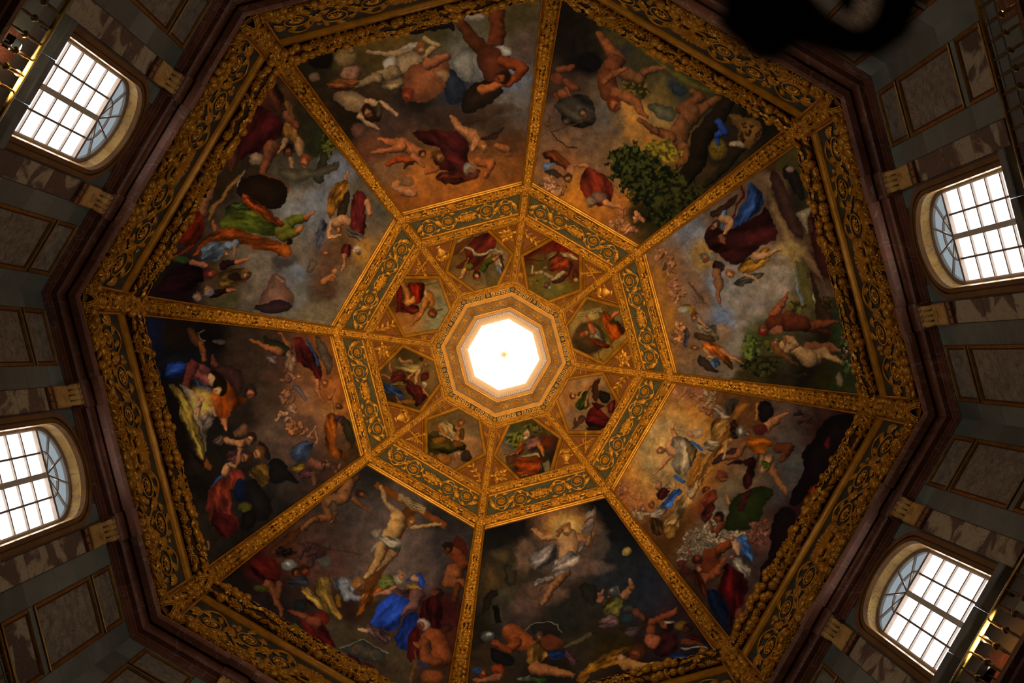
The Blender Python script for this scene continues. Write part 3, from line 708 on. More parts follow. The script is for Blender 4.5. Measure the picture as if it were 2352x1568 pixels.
HEX = [(286, -38.5), (286, 38.5), (218.5, 78.6), (158.5, 28.4), (158.5, -28.4), (218.5, -78.6)]
def hexw(rho):
    """half width (chart) of the hexagonal painting at rho"""
    return float(np.interp(rho, [158.5, 218.5, 286], [28.4, 78.6, 38.5]))
HEXE = {}
for i in (1, 2, 4, 5):
    b = MB(); mould_edge(b, HEX[i], HEX[(i + 1) % 6], 0.17); HEXE[i] = b.mesh('frame_edge', GOLDM)
TIERG = ring_strip([(287, -0.07), (260, -0.07), (235, -0.07), (210, -0.07), (185, -0.07), (157, -0.07)], 0.0, GOLDF, 'tier_ground')
for k in range(8): link('tier_ground', TIERG, ceiling, SM[k])
TRI = {('outer', 1): [(284.5, 107), (284.5, 48), (224, 84)], ('inner', 1): [(213, 77.5), (160.5, 36), (160.5, 57)]}
for nm in ('outer', 'inner'): TRI[nm, -1] = [(r, -t_) for r, t_ in TRI[nm, 1]]
def trimesh(P, h, name, mt):
    n = 5; vs = []; idx = {}; fs = []
    for i in range(n + 1):
        for j in range(n + 1 - i):
            f0, f1 = i / n, j / n; f2 = 1 - f0 - f1; idx[i, j] = len(vs)
            vs.append(cp(P[0][0] * f0 + P[1][0] * f1 + P[2][0] * f2, P[0][1] * f0 + P[1][1] * f1 + P[2][1] * f2, h))
    for i in range(n):
        for j in range(n - i):
            fs.append((idx[i, j], idx[i + 1, j], idx[i, j + 1]))
            if i + j < n - 1: fs.append((idx[i + 1, j], idx[i + 1, j + 1], idx[i, j + 1]))
    return MB().add(vs, fs).mesh(name, mt)
TRP = {q: trimesh(P, -0.045, 'panel', REDB) for q, P in TRI.items()}
TRF = {}
for q, P in TRI.items():
    b = MB()
    for i in range(3): mould_edge(b, P[i], P[(i + 1) % 3], 0.085, -0.03, 0.07)
    TRF[q] = b.mesh('frame', GOLDM)
def motif(kind, rng):
    """small gilded trophies, about one unit across"""
    b = MB()
    def lf(x, y, a, s_): b.merge(PB['slim_leaf'], T(x, y, 0.02) @ RZ(a) @ S(s_))
    if kind == 'leafy sprig':
        b.tube([(-.5, -.3, .05), (-.1, 0, .07), (.45, .25, .05)], [.05, .045, .03], 5)
        for i in range(7): lf(-.4 + .14 * i, -.25 + .09 * i + (.16 if i % 2 else -.16), (1 if i % 2 else -.6), .42)
    elif kind == 'wreath':
        pts = [(.42 * math.cos(q * .5236), .42 * math.sin(q * .5236), .06) for q in range(13)]; b.tube(pts, .05, 5)
        for i in range(10): q = i * .628; lf(.42 * math.cos(q), .42 * math.sin(q), q + 1.2, .34)
    elif kind == 'crossed staffs':
        b.tube([(-.55, -.35, .05), (.55, .35, .08)], .05, 6); b.tube([(-.5, .35, .05), (.5, -.4, .08)], .05, 6)
        b.tube([(-.3, .05, .1), (-.1, .25, .12), (.1, .02, .12), (.3, .2, .1)], .07, 5); b.merge(PB['fruit'], T(.5, .33, 0) @ S(.28)); b.merge(PB['fruit'], T(-.5, .33, 0) @ S(.25))
        for i in range(4): lf(-.2 + .15 * i, -.2, 1.4 + .2 * i, .35)
    elif kind == 'urn':
        b.lathe([(.12, -.42), (.18, -.36), (.08, -.26), (.26, 0), (.30, .14), (.16, .3), (.22, .38)], 10, Matrix(((1, 0, 0, 0), (0, 0, 1, 0), (0, .6, 0, .02), (0, 0, 0, 1))))
        for i in range(5): lf(-.3 + .15 * i, .45 + (.06 if i % 2 else 0), 1.2 + .2 * i, .4)
        for s in (1, -1): b.tube([(s * .28, .1, .05), (s * .45, .2, .06), (s * .3, .32, .05)], .04, 5)
    elif kind == 'scroll sheet':
        b.prism([(-.4, -.3), (.35, -.36), (.42, .25), (-.32, .33)], 0, .08); b.tube([(-.42, -.33, .1), (-.34, .36, .1)], .07, 6); b.tube([(.36, -.4, .1), (.44, .28, .1)], .07, 6)
        for i in range(4): b.tube([(-.28, -.2 + .12 * i, .1), (.28, -.24 + .12 * i, .1)], .015, 4)
        for i in range(3): lf(-.45 + .1 * i, .42, 1 + .4 * i, .35)
    else:
        b.merge(PB['flower'], S(.8)); 
        for i in range(5): q = i * 1.257; lf(.45 * math.cos(q), .45 * math.sin(q), q, .42)
    return b
MK = ['leafy sprig', 'wreath', 'crossed staffs', 'urn', 'scroll sheet', 'flower']
PNAME = ['red-tunic figure', 'tablet holder', 'crimson-skirted figure', 'man with ox', 'white-shirted man', 'winged visitor', 'red-draped pointing figure', 'harp player']
MOT = {m_: motif(m_, random.Random(1)).mesh('relief', GOLD) for m_ in MK}
rg = random.Random(9)
for k in range(8):
    for (pos, s), P in TRI.items():
        m_ = MK[(k * 3 + (2 if s > 0 else 0) + (0 if pos == 'outer' else 3)) % 6] if pos == 'outer' else ['flower', 'leafy sprig', 'wreath'][(k + (s > 0)) % 3]
        rc = sum(p[0] for p in P) / 3; tc = sum(p[1] for p in P) / 3; c0 = Vector(cp(rc, tc)); M0 = SM[k] @ T(*c0); off = T(*(-c0))
        t = tag(empty('gilded_triangle', M0), '%s gilded triangle with %s, %s side of %s painting' % ('larger' if pos == 'outer' else 'slim smaller', m_, 'clockwise' if s > 0 else 'anticlockwise', PNAME[k]), 'relief panel', 'gilded corner triangles of the upper tier')
        link('panel', TRP[pos, s], t, off); link('frame', TRF[pos, s], t, off)
        sc = 0.86 if pos == 'outer' else 0.36
        link('relief', MOT[m_], t, off @ wframe(rc, tc / rc * web(rc)[0], -0.04) @ RZ(rg.uniform(-0.5, 0.5) + (0 if pos == 'outer' else 0.8 * s)) @ S(sc, sc, sc * 0.9))
# ------------------------------------------------------------------ rings round the oculus
rim = tag(empty('oculus_rim', T(0, 0, web(130)[1])), 'octagonal gilded rim of plain bands and beads around the bright oculus', 'moulding'); offr = T(0, 0, -web(130)[1])
for nm, rows, mt in (('bead', [(159.5, -0.06), (159.5, 0.03), (158, 0.06), (156.5, 0.06), (155.3, 0.0), (146.5, 0.0)], GOLDM), ('bead', [(147, 0.0), (146.8, 0.035), (145.8, 0.035), (145.6, -0.03)], GOLDM),
                     ('bead', [(134.6, -0.03), (134.4, 0.03), (133, 0.03), (132.6, 0.0)], GOLDM), ('flat_band', [(132.8, 0.0), (126.6, 0.0)], RIM), ('bead', [(126.8, 0.0), (126.5, 0.02), (125.6, 0.02), (125.4, -0.04)], GOLDM),
                     ('bead', [(102.8, -0.04), (102.6, 0.025), (101, 0.025), (100.8, 0.0)], GOLDM), ('flat_band', [(101, 0.0), (96.6, 0.0), (96.2, -0.13)], RIM)):
    me = ring_strip(rows, 0.0, mt, nm)
    for k in range(8): link(nm, me, rim, offr @ SM[k])
for k in range(8): tag(link('garland_leaves', SG[150.5][0], rim, offr @ SM[k]), kind='stuff')
# small leaf row at the foot of the lantern shaft
b = MB()
for k in range(8):
    c = SM[k]
    for i in range(17):
        f = 0.15; a0 = xr + (1.85 - xr) * f; z0 = zr + (LZ - zr) * f; a1 = xr + (1.85 - xr) * 0.38; z1 = zr + (LZ - zr) * 0.38
        y = (i - 8) / 8.5 * a0 * T225
        b.add([c @ Vector(p) for p in ((a0 - .03, y - .035, z0), (a0 - .03, y + .035, z0), (a1 - .03, y + .028, z1), (a1 - .03, y - .028, z1), (a0 - .07, y, (z0 + z1) / 2))], [(0, 1, 4), (1, 2, 4), (2, 3, 4), (3, 0, 4)])
tag(link('leaf_row', b.mesh('leaf_row', GOLD), rim, offr), kind='stuff')
mea = tag(empty('meander_ring', T(0, 0, web(140)[1])), 'octagonal ring of gilded Greek key on dark blue ground round the oculus', 'ornament ring'); offm = T(0, 0, -web(140)[1])
MG = ring_strip([(146, -0.02), (134.3, -0.02)], 0.0, KEYB, 'ground')
def key_mesh():
    b = MB(); t_ = 0.135
    for (x0, x1, y0, y1) in ((0, 1, -.5, -.5 + t_), (0.08, .08 + t_, -.5, .5), (.08, .86, .5 - t_, .5), (.86 - t_, .86, -.22, .5), (.36, .86, -.22, -.22 + t_), (.36, .36 + t_, -.22, .2), (.36, .62, .2 - t_, .2)): b.box(x0, x1, y0, y1, 0, .09)
    return b
KEY = key_mesh().mesh('key', GOLDM)
KEYR = MB(); KEYR.v = [(-x, y, z) for x, y, z in key_mesh().v]; KEYR.f = key_mesh().f; KEYR = KEYR.mesh('key', GOLDM)
hm = (web(140)[0]) * T225; kw = mer(134.8, 145.6)
for k in range(8):
    link('ground', MG, mea, offm @ SM[k])
    gap = kw * 0.62; per = (hm - 2 * gap + gap * 0.2) / 4
    for s in (1, -1):
        for i in range(4):
            x = s * (gap + i * per); link('key', KEY if s > 0 else KEYR, mea, offm @ SM[k] @ wframe(140.2, x, -0.02) @ S(per, kw * 0.86, per))
    link('rosette', PM['flower'], mea, offm @ SM[k] @ wframe(140.2, 0, -0.02) @ S(kw * 0.8, kw * 0.8, kw * 0.5))
    x, _, z = wp(140.2); link('rosette', PM['flower'], mea, offm @ RM[k] @ frame((0, 1, 0), Vector((0, 1, 0)).cross(Vector((0, 0, 1))) * -1, (0, 0, -1), (x / C225 - 0.02, 0, z - 0.0)) @ S(kw * 0.8, kw * 0.8, kw * 0.5))
pal = tag(empty('palmette_ring', T(0, 0, web(114)[1])), 'octagonal band of gilded palmettes in rings linked by tendrils beside the oculus', 'ornament ring'); offp = T(0, 0, -web(114)[1])
PG = ring_strip([(126, -0.04), (102.5, -0.04)], 0.0, PALB, 'ground')
def palmette():
    b = MB(); b.tube([(math.cos(q * math.pi / 10), math.sin(q * math.pi / 10), .08) for q in range(21)], .07, 5, False)
    for i in range(-4, 5):
        b.merge(PB['slim_leaf'], RZ(math.pi / 2 + i * R_(27)) @ T(.48, 0, .02) @ S(.72, .55, .5))
    b.tube([(0, -1, .08), (0, .0, .1)], [.12, .07], 5); return b
PALM = palmette().mesh('palmette', GOLD); pr = mer(103, 125.5) * 0.41
def tendril():
    b = MB(); pts = [(math.cos(f) * 0 + x, .34 * math.sin(x * math.pi * 2), .06) for f, x in [(0, i / 24 - .5) for i in range(25)]]
    b.tube(pts, .045, 5)
    for i, (x, y) in enumerate(((-.25, .12), (.25, -.12), (0, .25), (0, -.25), (-.12, -.2), (.12, .2), (0, 0))): b.merge(PB['slim_leaf' if i < 6 else 'flower'], T(x, y, 0) @ RZ(i * 1.3) @ S(.34))
    return b
TEND = tendril().mesh('tendril', GOLD)
for k in range(8):
    link('ground', PG, pal, offp @ SM[k]); hp = web(114)[0] * T225
    link('palmette', PALM, pal, offp @ SM[k] @ wframe(115, 0, -0.04) @ S(pr))
    x, _, z = wp(114); link('palmette', PALM, pal, offp @ RM[k] @ frame((0, 1, 0), (-1, 0, 0), (0, 0, -1), (x / C225 - 0.02, 0, z + 0.04)) @ S(pr))
    for s in (1, -1): link('tendril', TEND, pal, offp @ SM[k] @ wframe(114.5, s * hp * 0.5, -0.04) @ S(hp - 1.9 * pr, pr * 2.0, pr * 1.3))
# ------------------------------------------------------------------ paintings: fresco pigments laid on the vault as a colour attribute
def proj(P):
    """plan chart of the vault: central projection from the middle of the floor"""
    c = (P - EYE) @ RCAM; return np.stack([c[:, 0] / c[:, 2] * FPX + 1176.0, c[:, 1] / c[:, 2] * FPX + 784.0], 1)
def paint_grid(k, r0, r1, nr, nc, half, h):
    L = []; f = np.linspace(-1, 1, nc)
    for r in np.linspace(r0, r1, nr):
        x, _, z = wp(r, 0, h); L.append(np.stack([np.full(nc, x), f * half(r), np.full(nc, z)], 1))
    return np.concatenate(L), np.repeat(np.linspace(r0, r1, nr), nc)
def paint_mesh(name, pts, nr, nc, rgb):
    me = bpy.data.meshes.new(name)
    i = (np.arange(nr - 1)[:, None] * nc + np.arange(nc - 1)[None, :]).ravel()
    q = np.stack([i, i + 1, i + nc + 1, i + nc], 1).astype(np.int32)
    me.vertices.add(len(pts)); me.vertices.foreach_set('co', pts.astype(np.float32).ravel())
    me.loops.add(q.size); me.loops.foreach_set('vertex_index', q.ravel())
    me.polygons.add(len(q)); me.polygons.foreach_set('loop_start', np.arange(0, q.size, 4, dtype=np.int32)); me.polygons.foreach_set('loop_total', np.full(len(q), 4, dtype=np.int32))
    me.update(); ca = me.color_attributes.new('paint', 'FLOAT_COLOR', 'POINT')
    ca.data.foreach_set('color', np.concatenate([rgb, np.ones((len(rgb), 1))], 1).astype(np.float32).ravel()); me.materials.append(FRES); return me
_rs = np.random.RandomState(7); _NT = _rs.rand(256, 256)
def vnoise(x, y):
    xi = np.floor(x).astype(int); yi = np.floor(y).astype(int); fx = x - xi; fy = y - yi; fx = fx * fx * (3 - 2 * fx); fy = fy * fy * (3 - 2 * fy)
    g = lambda a, b: _NT[a & 255, b & 255]
    return (g(xi, yi) * (1 - fx) + g(xi + 1, yi) * fx) * (1 - fy) + (g(xi, yi + 1) * (1 - fx) + g(xi + 1, yi + 1) * fx) * fy
def fbm(x, y, s, o=3):
    v = 0; a = 0.5
    for i in range(o): v = v + a * vnoise(x / s + 17.3 * i, y / s + 9.1 * i); a *= 0.5; s /= 2.1
    return v / (1 - 0.5 ** o)
def hexc(c): return np.array([int(c[i:i + 2], 16) for i in (0, 2, 4)]) / 255.0
class Painter:
    def __init__(s, xy): x, y = xy[:, 0], xy[:, 1]; s.X0, s.Y0 = x, y; s.X = x + 9 * (fbm(x, y, 24, 2) - .5) + 4.5 * (fbm(x + 900, y, 7, 2) - .5); s.Y = y + 9 * (fbm(x + 300, y + 50, 24, 2) - .5) + 4.5 * (fbm(x, y + 700, 7, 2) - .5); s.C = np.zeros((len(xy), 3)); s.o = (0, 0, 1); s.seed = 0; s.bgp = []
    def at(s, ox, oy, k): s.o = (ox, oy, k); return s
    def t(s, p): return np.array([(s.o[0] + q[0] / s.o[2], s.o[1] + q[1] / s.o[2]) for q in p], float)
    def bg(s, txt):
        for e in txt.split():
            x, y, c = e.split(','); s.bgp.append((s.o[0] + float(x) / s.o[2], s.o[1] + float(y) / s.o[2], hexc(c)))
    def dobg(s):
        wx = s.X + 26 * (fbm(s.X, s.Y, 60) - .5) * 2; wy = s.Y + 26 * (fbm(s.X + 500, s.Y, 60) - .5) * 2
        num = np.zeros_like(s.C); den = np.zeros(len(s.X))
        for x, y, c in s.bgp:
            w_ = 1.0 / (((wx - x) ** 2 + (wy - y) ** 2) + 60) ** 1.7; num += w_[:, None] * c; den += w_
        s.C = num / den[:, None] * (0.86 + 0.28 * fbm(s.X, s.Y * 1.3, 22, 4))[:, None]
    def sel(s, x0, x1, y0, y1): return np.nonzero((s.X > x0) & (s.X < x1) & (s.Y > y0) & (s.Y < y1))[0]
    def mix(s, i, c, a): s.C[i] = s.C[i] * (1 - a[:, None]) + c * a[:, None]
    def ell(s, x, y, rx, ry, c, ang=0, soft=.25, sh=.35, al=1.0):
        (cx, cy), = s.t([(x, y)]); rx /= s.o[2]; ry /= s.o[2]; R = max(rx, ry) * 1.35; i = s.sel(cx - R, cx + R, cy - R, cy + R)
        if not len(i): return
        ca, sa = math.cos(R_(ang)), math.sin(R_(ang)); dx = s.X[i] - cx; dy = s.Y[i] - cy
        u = (dx * ca + dy * sa) / rx; v = (-dx * sa + dy * ca) / ry; d = np.hypot(u, v)
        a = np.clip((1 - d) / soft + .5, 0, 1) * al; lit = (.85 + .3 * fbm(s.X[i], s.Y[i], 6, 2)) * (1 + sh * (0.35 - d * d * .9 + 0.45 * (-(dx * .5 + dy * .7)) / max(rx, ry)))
        s.mix(i, hexc(c)[None] * np.clip(lit, .3, 1.7)[:, None], a)
    def limb(s, P, c, sh=.55):
        q = s.t(P); r = [p[2] / s.o[2] for p in P]; col = hexc(c)
        for n in range(len(q) - 1):
            A, B = q[n], q[n + 1]; ra, rb = r[n], r[n + 1]; R = max(ra, rb) * 1.3
            i = s.sel(min(A[0], B[0]) - R, max(A[0], B[0]) + R, min(A[1], B[1]) - R, max(A[1], B[1]) + R)
            if not len(i): continue
            d = B - A; L2 = max(d @ d, 1e-6); X = s.X[i]; Y = s.Y[i]; wb = min(2.2, R * .22); px = X - A[0] + wb * 2 * (fbm(X, Y, 9, 2) - .5); py = Y - A[1] + wb * 2 * (fbm(X + 200, Y, 9, 2) - .5); f = np.clip((px * d[0] + py * d[1]) / L2, 0, 1)
            ex = px - f * d[0]; ey = py - f * d[1]; rr = ra + (rb - ra) * f; dist = np.hypot(ex, ey) / rr
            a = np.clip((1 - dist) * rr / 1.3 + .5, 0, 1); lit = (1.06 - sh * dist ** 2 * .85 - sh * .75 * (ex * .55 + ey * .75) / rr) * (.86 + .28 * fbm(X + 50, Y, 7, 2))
            s.mix(i, col[None] * np.clip(lit, .25, 1.6)[:, None], a)
    def poly(s, P, c, fold=0.0, soft=1.8, al=1.0, smooth=1, sh=.55):
        q = s.t(P)
        for _ in range(smooth):
            n = np.roll(q, -1, 0); q = np.stack([q * .75 + n * .25, q * .25 + n * .75], 1).reshape(-1, 2)
        m_ = soft + 2; i = s.sel(q[:, 0].min() - m_, q[:, 0].max() + m_, q[:, 1].min() - m_, q[:, 1].max() + m_)
        if not len(i): return
        x = s.X[i]; y = s.Y[i]
        if smooth: x = x + 5 * (fbm(x, y, 11, 2) - .5); y = y + 5 * (fbm(x + 300, y, 11, 2) - .5)
        ins = np.zeros(len(i), bool); dm = np.full(len(i), 1e9)
        for A, B in zip(q, np.roll(q, -1, 0)):
            d = B - A; L2 = max(d @ d, 1e-9); f = np.clip(((x - A[0]) * d[0] + (y - A[1]) * d[1]) / L2, 0, 1)
            dm = np.minimum(dm, (x - A[0] - f * d[0]) ** 2 + (y - A[1] - f * d[1]) ** 2)
            cr = ((A[1] > y) != (B[1] > y)); 
            with np.errstate(divide='ignore', invalid='ignore'): xx = A[0] + (y - A[1]) * d[0] / d[1] if d[1] != 0 else np.full(len(i), 1e9)
            ins ^= cr & (x < xx)
        dm = np.sqrt(dm); sd = np.where(ins, dm, -dm); a = np.clip(sd / soft + .5, 0, 1) * al
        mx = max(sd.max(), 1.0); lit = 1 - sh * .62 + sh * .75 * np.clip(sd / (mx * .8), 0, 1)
        if fold:
            cen = q.mean(0); cov = np.cov((q - cen).T); w_, v = np.linalg.eigh(cov); ax = v[:, 1]; per = max(5.0, math.sqrt(w_[0]) * 0.85)
            u = (x - cen[0]) * -ax[1] + (y - cen[1]) * ax[0]; v2 = (x - cen[0]) * ax[0] + (y - cen[1]) * ax[1]; s.seed += 1
            n1 = fbm(u / per * 6 + s.seed * 31, v2 / per * 1.6, 6, 3); n2 = fbm(u / per * 14 + s.seed * 17, v2 / per * 3.2 + 50, 6, 2)
            lit = lit * (1 + fold * (2.7 * (n1 - .53) + 1.5 * (n2 - .53)))
        s.mix(i, hexc(c)[None] * np.clip(lit, .3, 1.8)[:, None], a)
    def drape(s, P, c): s.poly(P, c, fold=.62)
    def line(s, P, w_, c): s.limb([(p[0], p[1], w_ / 2) for p in P], c, .15)
    def head(s, x, y, r, skin, hair, dx, dy):
        """dx, dy = where the face looks / the crown lies opposite"""
        n = math.hypot(dx, dy) or 1; dx /= n; dy /= n
        an = math.degrees(math.atan2(dy, dx)); s.ell(x - dx * r * .08, y - dy * r * .08, r * .92, r * .8, hair, an, .3, .3); s.ell(x + dx * r * .36, y + dy * r * .36, r * .66, r * .52, skin, an, .35, .6)
        px, py = -dy, dx
        s.ell(x + dx * r * .46, y + dy * r * .46, r * .42, r * .13, '2a130a', math.degrees(math.atan2(py, px)), .9, 0, .55)
        s.ell(x + dx * r * .62 + px * r * .2, y + dy * r * .62 + py * r * .2, r * .30, r * .42, '24100a', math.degrees(math.atan2(dy, dx)), .9, 0, .32)
        s.ell(x + dx * r * .86, y + dy * r * .86, r * .2, r * .1, '3a160c', math.degrees(math.atan2(py, px)), .9, 0, .5)

    def cloud(s, x, y, rx, ry, c, al=.85):
        (cx, cy), = s.t([(x, y)]); rx /= s.o[2]; ry /= s.o[2]; i = s.sel(cx - rx * 1.5, cx + rx * 1.5, cy - ry * 1.5, cy + ry * 1.5)
        if not len(i): return
        X = s.X[i]; Y = s.Y[i]; n = fbm(X, Y, max(rx, ry) * .55, 4); d = np.hypot((X - cx) / rx, (Y - cy) / ry) + (n - .5) * .9
        a = np.clip((1 - d) / .35, 0, 1) * al; lit = .8 + .5 * fbm(X + 99, Y + 40, max(rx, ry) * .4, 4) - .25 * (Y - cy) / ry * .4
        s.mix(i, hexc(c)[None] * lit[:, None], a)
    def fol(s, x, y, rx, ry, c, c2=None):
        (cx, cy), = s.t([(x, y)]); rx /= s.o[2]; ry /= s.o[2]; i = s.sel(cx - rx * 1.4, cx + rx * 1.4, cy - ry * 1.4, cy + ry * 1.4)
        if not len(i): return
        X = s.X[i]; Y = s.Y[i]; n = fbm(X, Y, 9, 3); d = np.hypot((X - cx) / rx, (Y - cy) / ry) + (n - .5) * 1.0
        a = np.clip((1 - d) / .12, 0, 1); t_ = np.clip((fbm(X + 70, Y + 20, 6, 2) - .35) * 3, 0, 1)
        s.mix(i, hexc(c)[None] * (.6 + .2 * n)[:, None] * (1 - t_[:, None]) + hexc(c2 or c)[None] * t_[:, None] * 1.25, a)
    def crowd(s, x, y, rx, ry, n, c, r):
        g = random.Random(int(x * 7 + y))
        for _ in range(n):
            q = g.uniform(0, 6.28); f = math.sqrt(g.random()); a = x + rx * f * math.cos(q); b = y + ry * f * math.sin(q); m_ = g.uniform(.7, 1.2)
            col = '%02x%02x%02x' % tuple(int(min(255, 255 * v * m_)) for v in hexc(c))
            s.limb([(a, b, r * .9), (a + g.uniform(-2, 2) * r, b + g.uniform(-2, 2) * r, r * .6)], col); s.ell(a + g.uniform(-1, 1) * r, b + g.uniform(-1, 1) * r, r * .6, r * .6, col, 0, .3, .5)
    def go(s, txt):
        """compact stroke list: op;points;colour - one stroke per line"""
        for ln in txt.strip().split('\n'):
            f = ln.strip().split(';')
            if len(f) < 2: continue
            op = f[0]
            if op == 'B': s.bg(f[1]); continue
            if op == 'Z': s.dobg(); continue
            n = [tuple(float(v) for v in p.split(',')) for p in f[1].split()]
            if op == 'A': s.at(*n[0])
            elif op == 'E': s.ell(*n[0][:4], f[2], n[0][4] if len(n[0]) > 4 else 0)
            elif op == 'G': s.ell(*n[0][:4], f[2], n[0][4] if len(n[0]) > 4 else 0, .9, .1)
            elif op == 'L': s.limb(n, f[2])
            elif op == 'P': s.poly(n, f[2])
            elif op == 'H': s.poly(n, f[2], smooth=0, sh=.2)
            elif op == 'S': s.poly(n, f[2], 0, 12, .6)
            elif op == 'D': s.drape(n, f[2])
            elif op == 'N': s.line(n, float(f[3]), f[2])
            elif op == 'F': s.head(n[0][0], n[0][1], n[0][2], f[2], f[3], n[0][3], n[0][4])
            elif op == 'C': s.cloud(*n[0], f[2])
            elif op == 'T': s.fol(*n[0], f[2], f[3] if len(f) > 3 else None)
            elif op == 'W': s.crowd(n[0][0], n[0][1], n[0][2], n[0][3], int(n[0][4]), f[2], n[0][5])
PAINT = {}
PAINT[7] = '''
A;500,0,2.94
B;600,480,1c160b 900,330,3a2e12 1100,250,443414 1500,150,2f2a14 1700,330,4a4534 2000,100,3a3018 1680,440,6a6a64 1980,560,5f6470 1990,700,5a5248 1300,650,15120e 900,780,1a120a 1600,620,22222a 1500,820,332418 1900,820,3a2a1c 1150,860,3c2a20 1050,980,57331f 1150,1100,6b4a2c 1350,1230,9c5a20 1650,1270,96551c 1950,1150,7d4a1e 1950,1000,503018 1300,1350,7a4313 2000,1230,6e3c12 1750,1320,8a4d18 1200,220,4d3a16 800,300,33290f 2090,300,4a3c30
Z;0
P;1560,420 1650,330 1720,330 1740,480 1690,580 1600,480;706c62
P;1500,560 1560,430 1690,590 1640,690 1560,720;20232c
C;1650,790,330,70;2e2118
C;1850,740,200,50;3a2b1e
P;1120,200 1350,165 1560,115 1605,190 1480,215 1250,232;120d0a
L;1560,150,30 1590,200,14;120d0a
P;1640,95 1700,70 1790,70 1805,130 1700,152;75695a
E;700,400,85,62;0d0906
L;760,330,26 770,290,12;0d0906
E;860,385,70,60;5e4a2a
L;900,330,24 910,270,10;5e4a2a
E;650,520,42,36;5a4530
L;1890,0,52 1885,120,56 1895,170,46 1880,285,52;4a220f
L;1595,100,18 1650,160,40 1690,230,40 1790,330,56;3f1e0d
P;1750,310 1840,290 1925,300 1990,420 1920,540 1810,570 1755,450;4a2412
P;1860,300 1970,310 1988,370 1930,390 1900,330;8f8a80
L;1920,410,36 2065,455,38 1960,565,26;6a2f12
P;1640,650 1760,520 1960,585 1860,690 1770,745 1690,772 1640,735;20160e
L;1780,605,36 1930,560,24;8a4a22
F;1925,520,58;7a3a1a;1c0f08;-.6,.3
'''.replace('F;1925,520,58;7a3a1a;1c0f08;-.6,.3', 'F;1925,520,58,-.6,.3;7a3a1a;1c0f08') + '''
L;1010,350,16 1150,365,22 1300,360,34;7d6444
P;1200,330 1340,280 1380,300 1260,345;8a7a66
P;1270,345 1390,350 1370,430 1240,505 1175,460 1200,400;80694a
L;1400,370,28 1490,305,22 1395,260,18;86683f
F;1372,330,46,.3,.8;7d5a38;5a3216
P;1110,440 1150,370 1205,375 1200,430 1255,480 1150,520;9a8a72
L;1190,490,52 1080,525,40 940,575,22;6a5538
P;1270,450 1400,395 1550,375 1560,520 1500,640 1380,692 1270,682 1245,580;6f3f22
L;1420,430,40 1540,385,26;6f3f22
P;1430,475 1560,470 1550,550 1490,530;7a5a38
F;1285,640,52,-.2,.8;6a3418;54200e
D;1090,560 1180,520 1260,520 1250,600 1170,630;6f5a3a
L;870,500,50 930,480,40 890,560,38;6b4a35
D;710,550 900,515 970,560 880,600 780,620;5a3216
P;750,640 880,595 1000,650 1015,740 930,770 850,710;7c6242
L;1005,690,22 1110,700,20 1205,765,12;8a6a48
L;960,780,26 1020,835,20 1080,875,10;8a6a48
E;1050,790,58,40;1c0e06
F;1010,745,44,.4,.6;7a5030;1c0e06
P;1060,700 1100,680 1100,800 1060,790;3a3018
P;895,835 1010,830 1012,920 920,955;5a3a2a
D;1290,890 1500,870 1680,920 1700,1010 1690,1100 1750,1150 1640,1185 1430,1125 1530,1000 1380,960;3d1410
D;1465,1165 1640,1160 1770,1130 1775,1180 1650,1245 1500,1242;5c2413
L;1760,1090,30 1850,1100,28 1812,1195,18;8a4a22
L;1470,1140,26 1405,1158,14;8a4a22
F;1700,1150,52,.4,.7;7a4a28;6a6454
L;1090,940,12 1230,970,38 1320,1010,44 1380,1030,30;8a4f28
L;1045,1030,12 1200,1005,28 1250,990,30;8a4f28
L;1150,1110,20 1230,1075,24 1330,1085,16;7a3010
P;1245,1155 1280,1080 1345,1090;2a1a10
L;1320,1060,24 1385,1122,12;8a4f28
F;1382,1045,36,.4,.6;8a5228;2c170b
F;1490,1055,48,.5,.4;7a4a24;4a2a12
L;1585,795,16 1650,880,40 1720,925,46 1750,965,36;8d5a33
P;1755,940 1850,912 1950,845 1890,935 1800,958;2e1a0e
L;1740,970,28 1715,1015,18;9a643a
F;1790,992,42,.6,.5;a06a3c;7a4a1c
L;1890,990,22 1960,1010,26;7a4822
E;1965,1045,30,20;6a3c1c
L;1200,1250,26 1250,1290,30 1330,1300,22;a06a40
E;1280,1225,46,34;6b4a2a
E;1215,1235,26,28;9a6238
'''
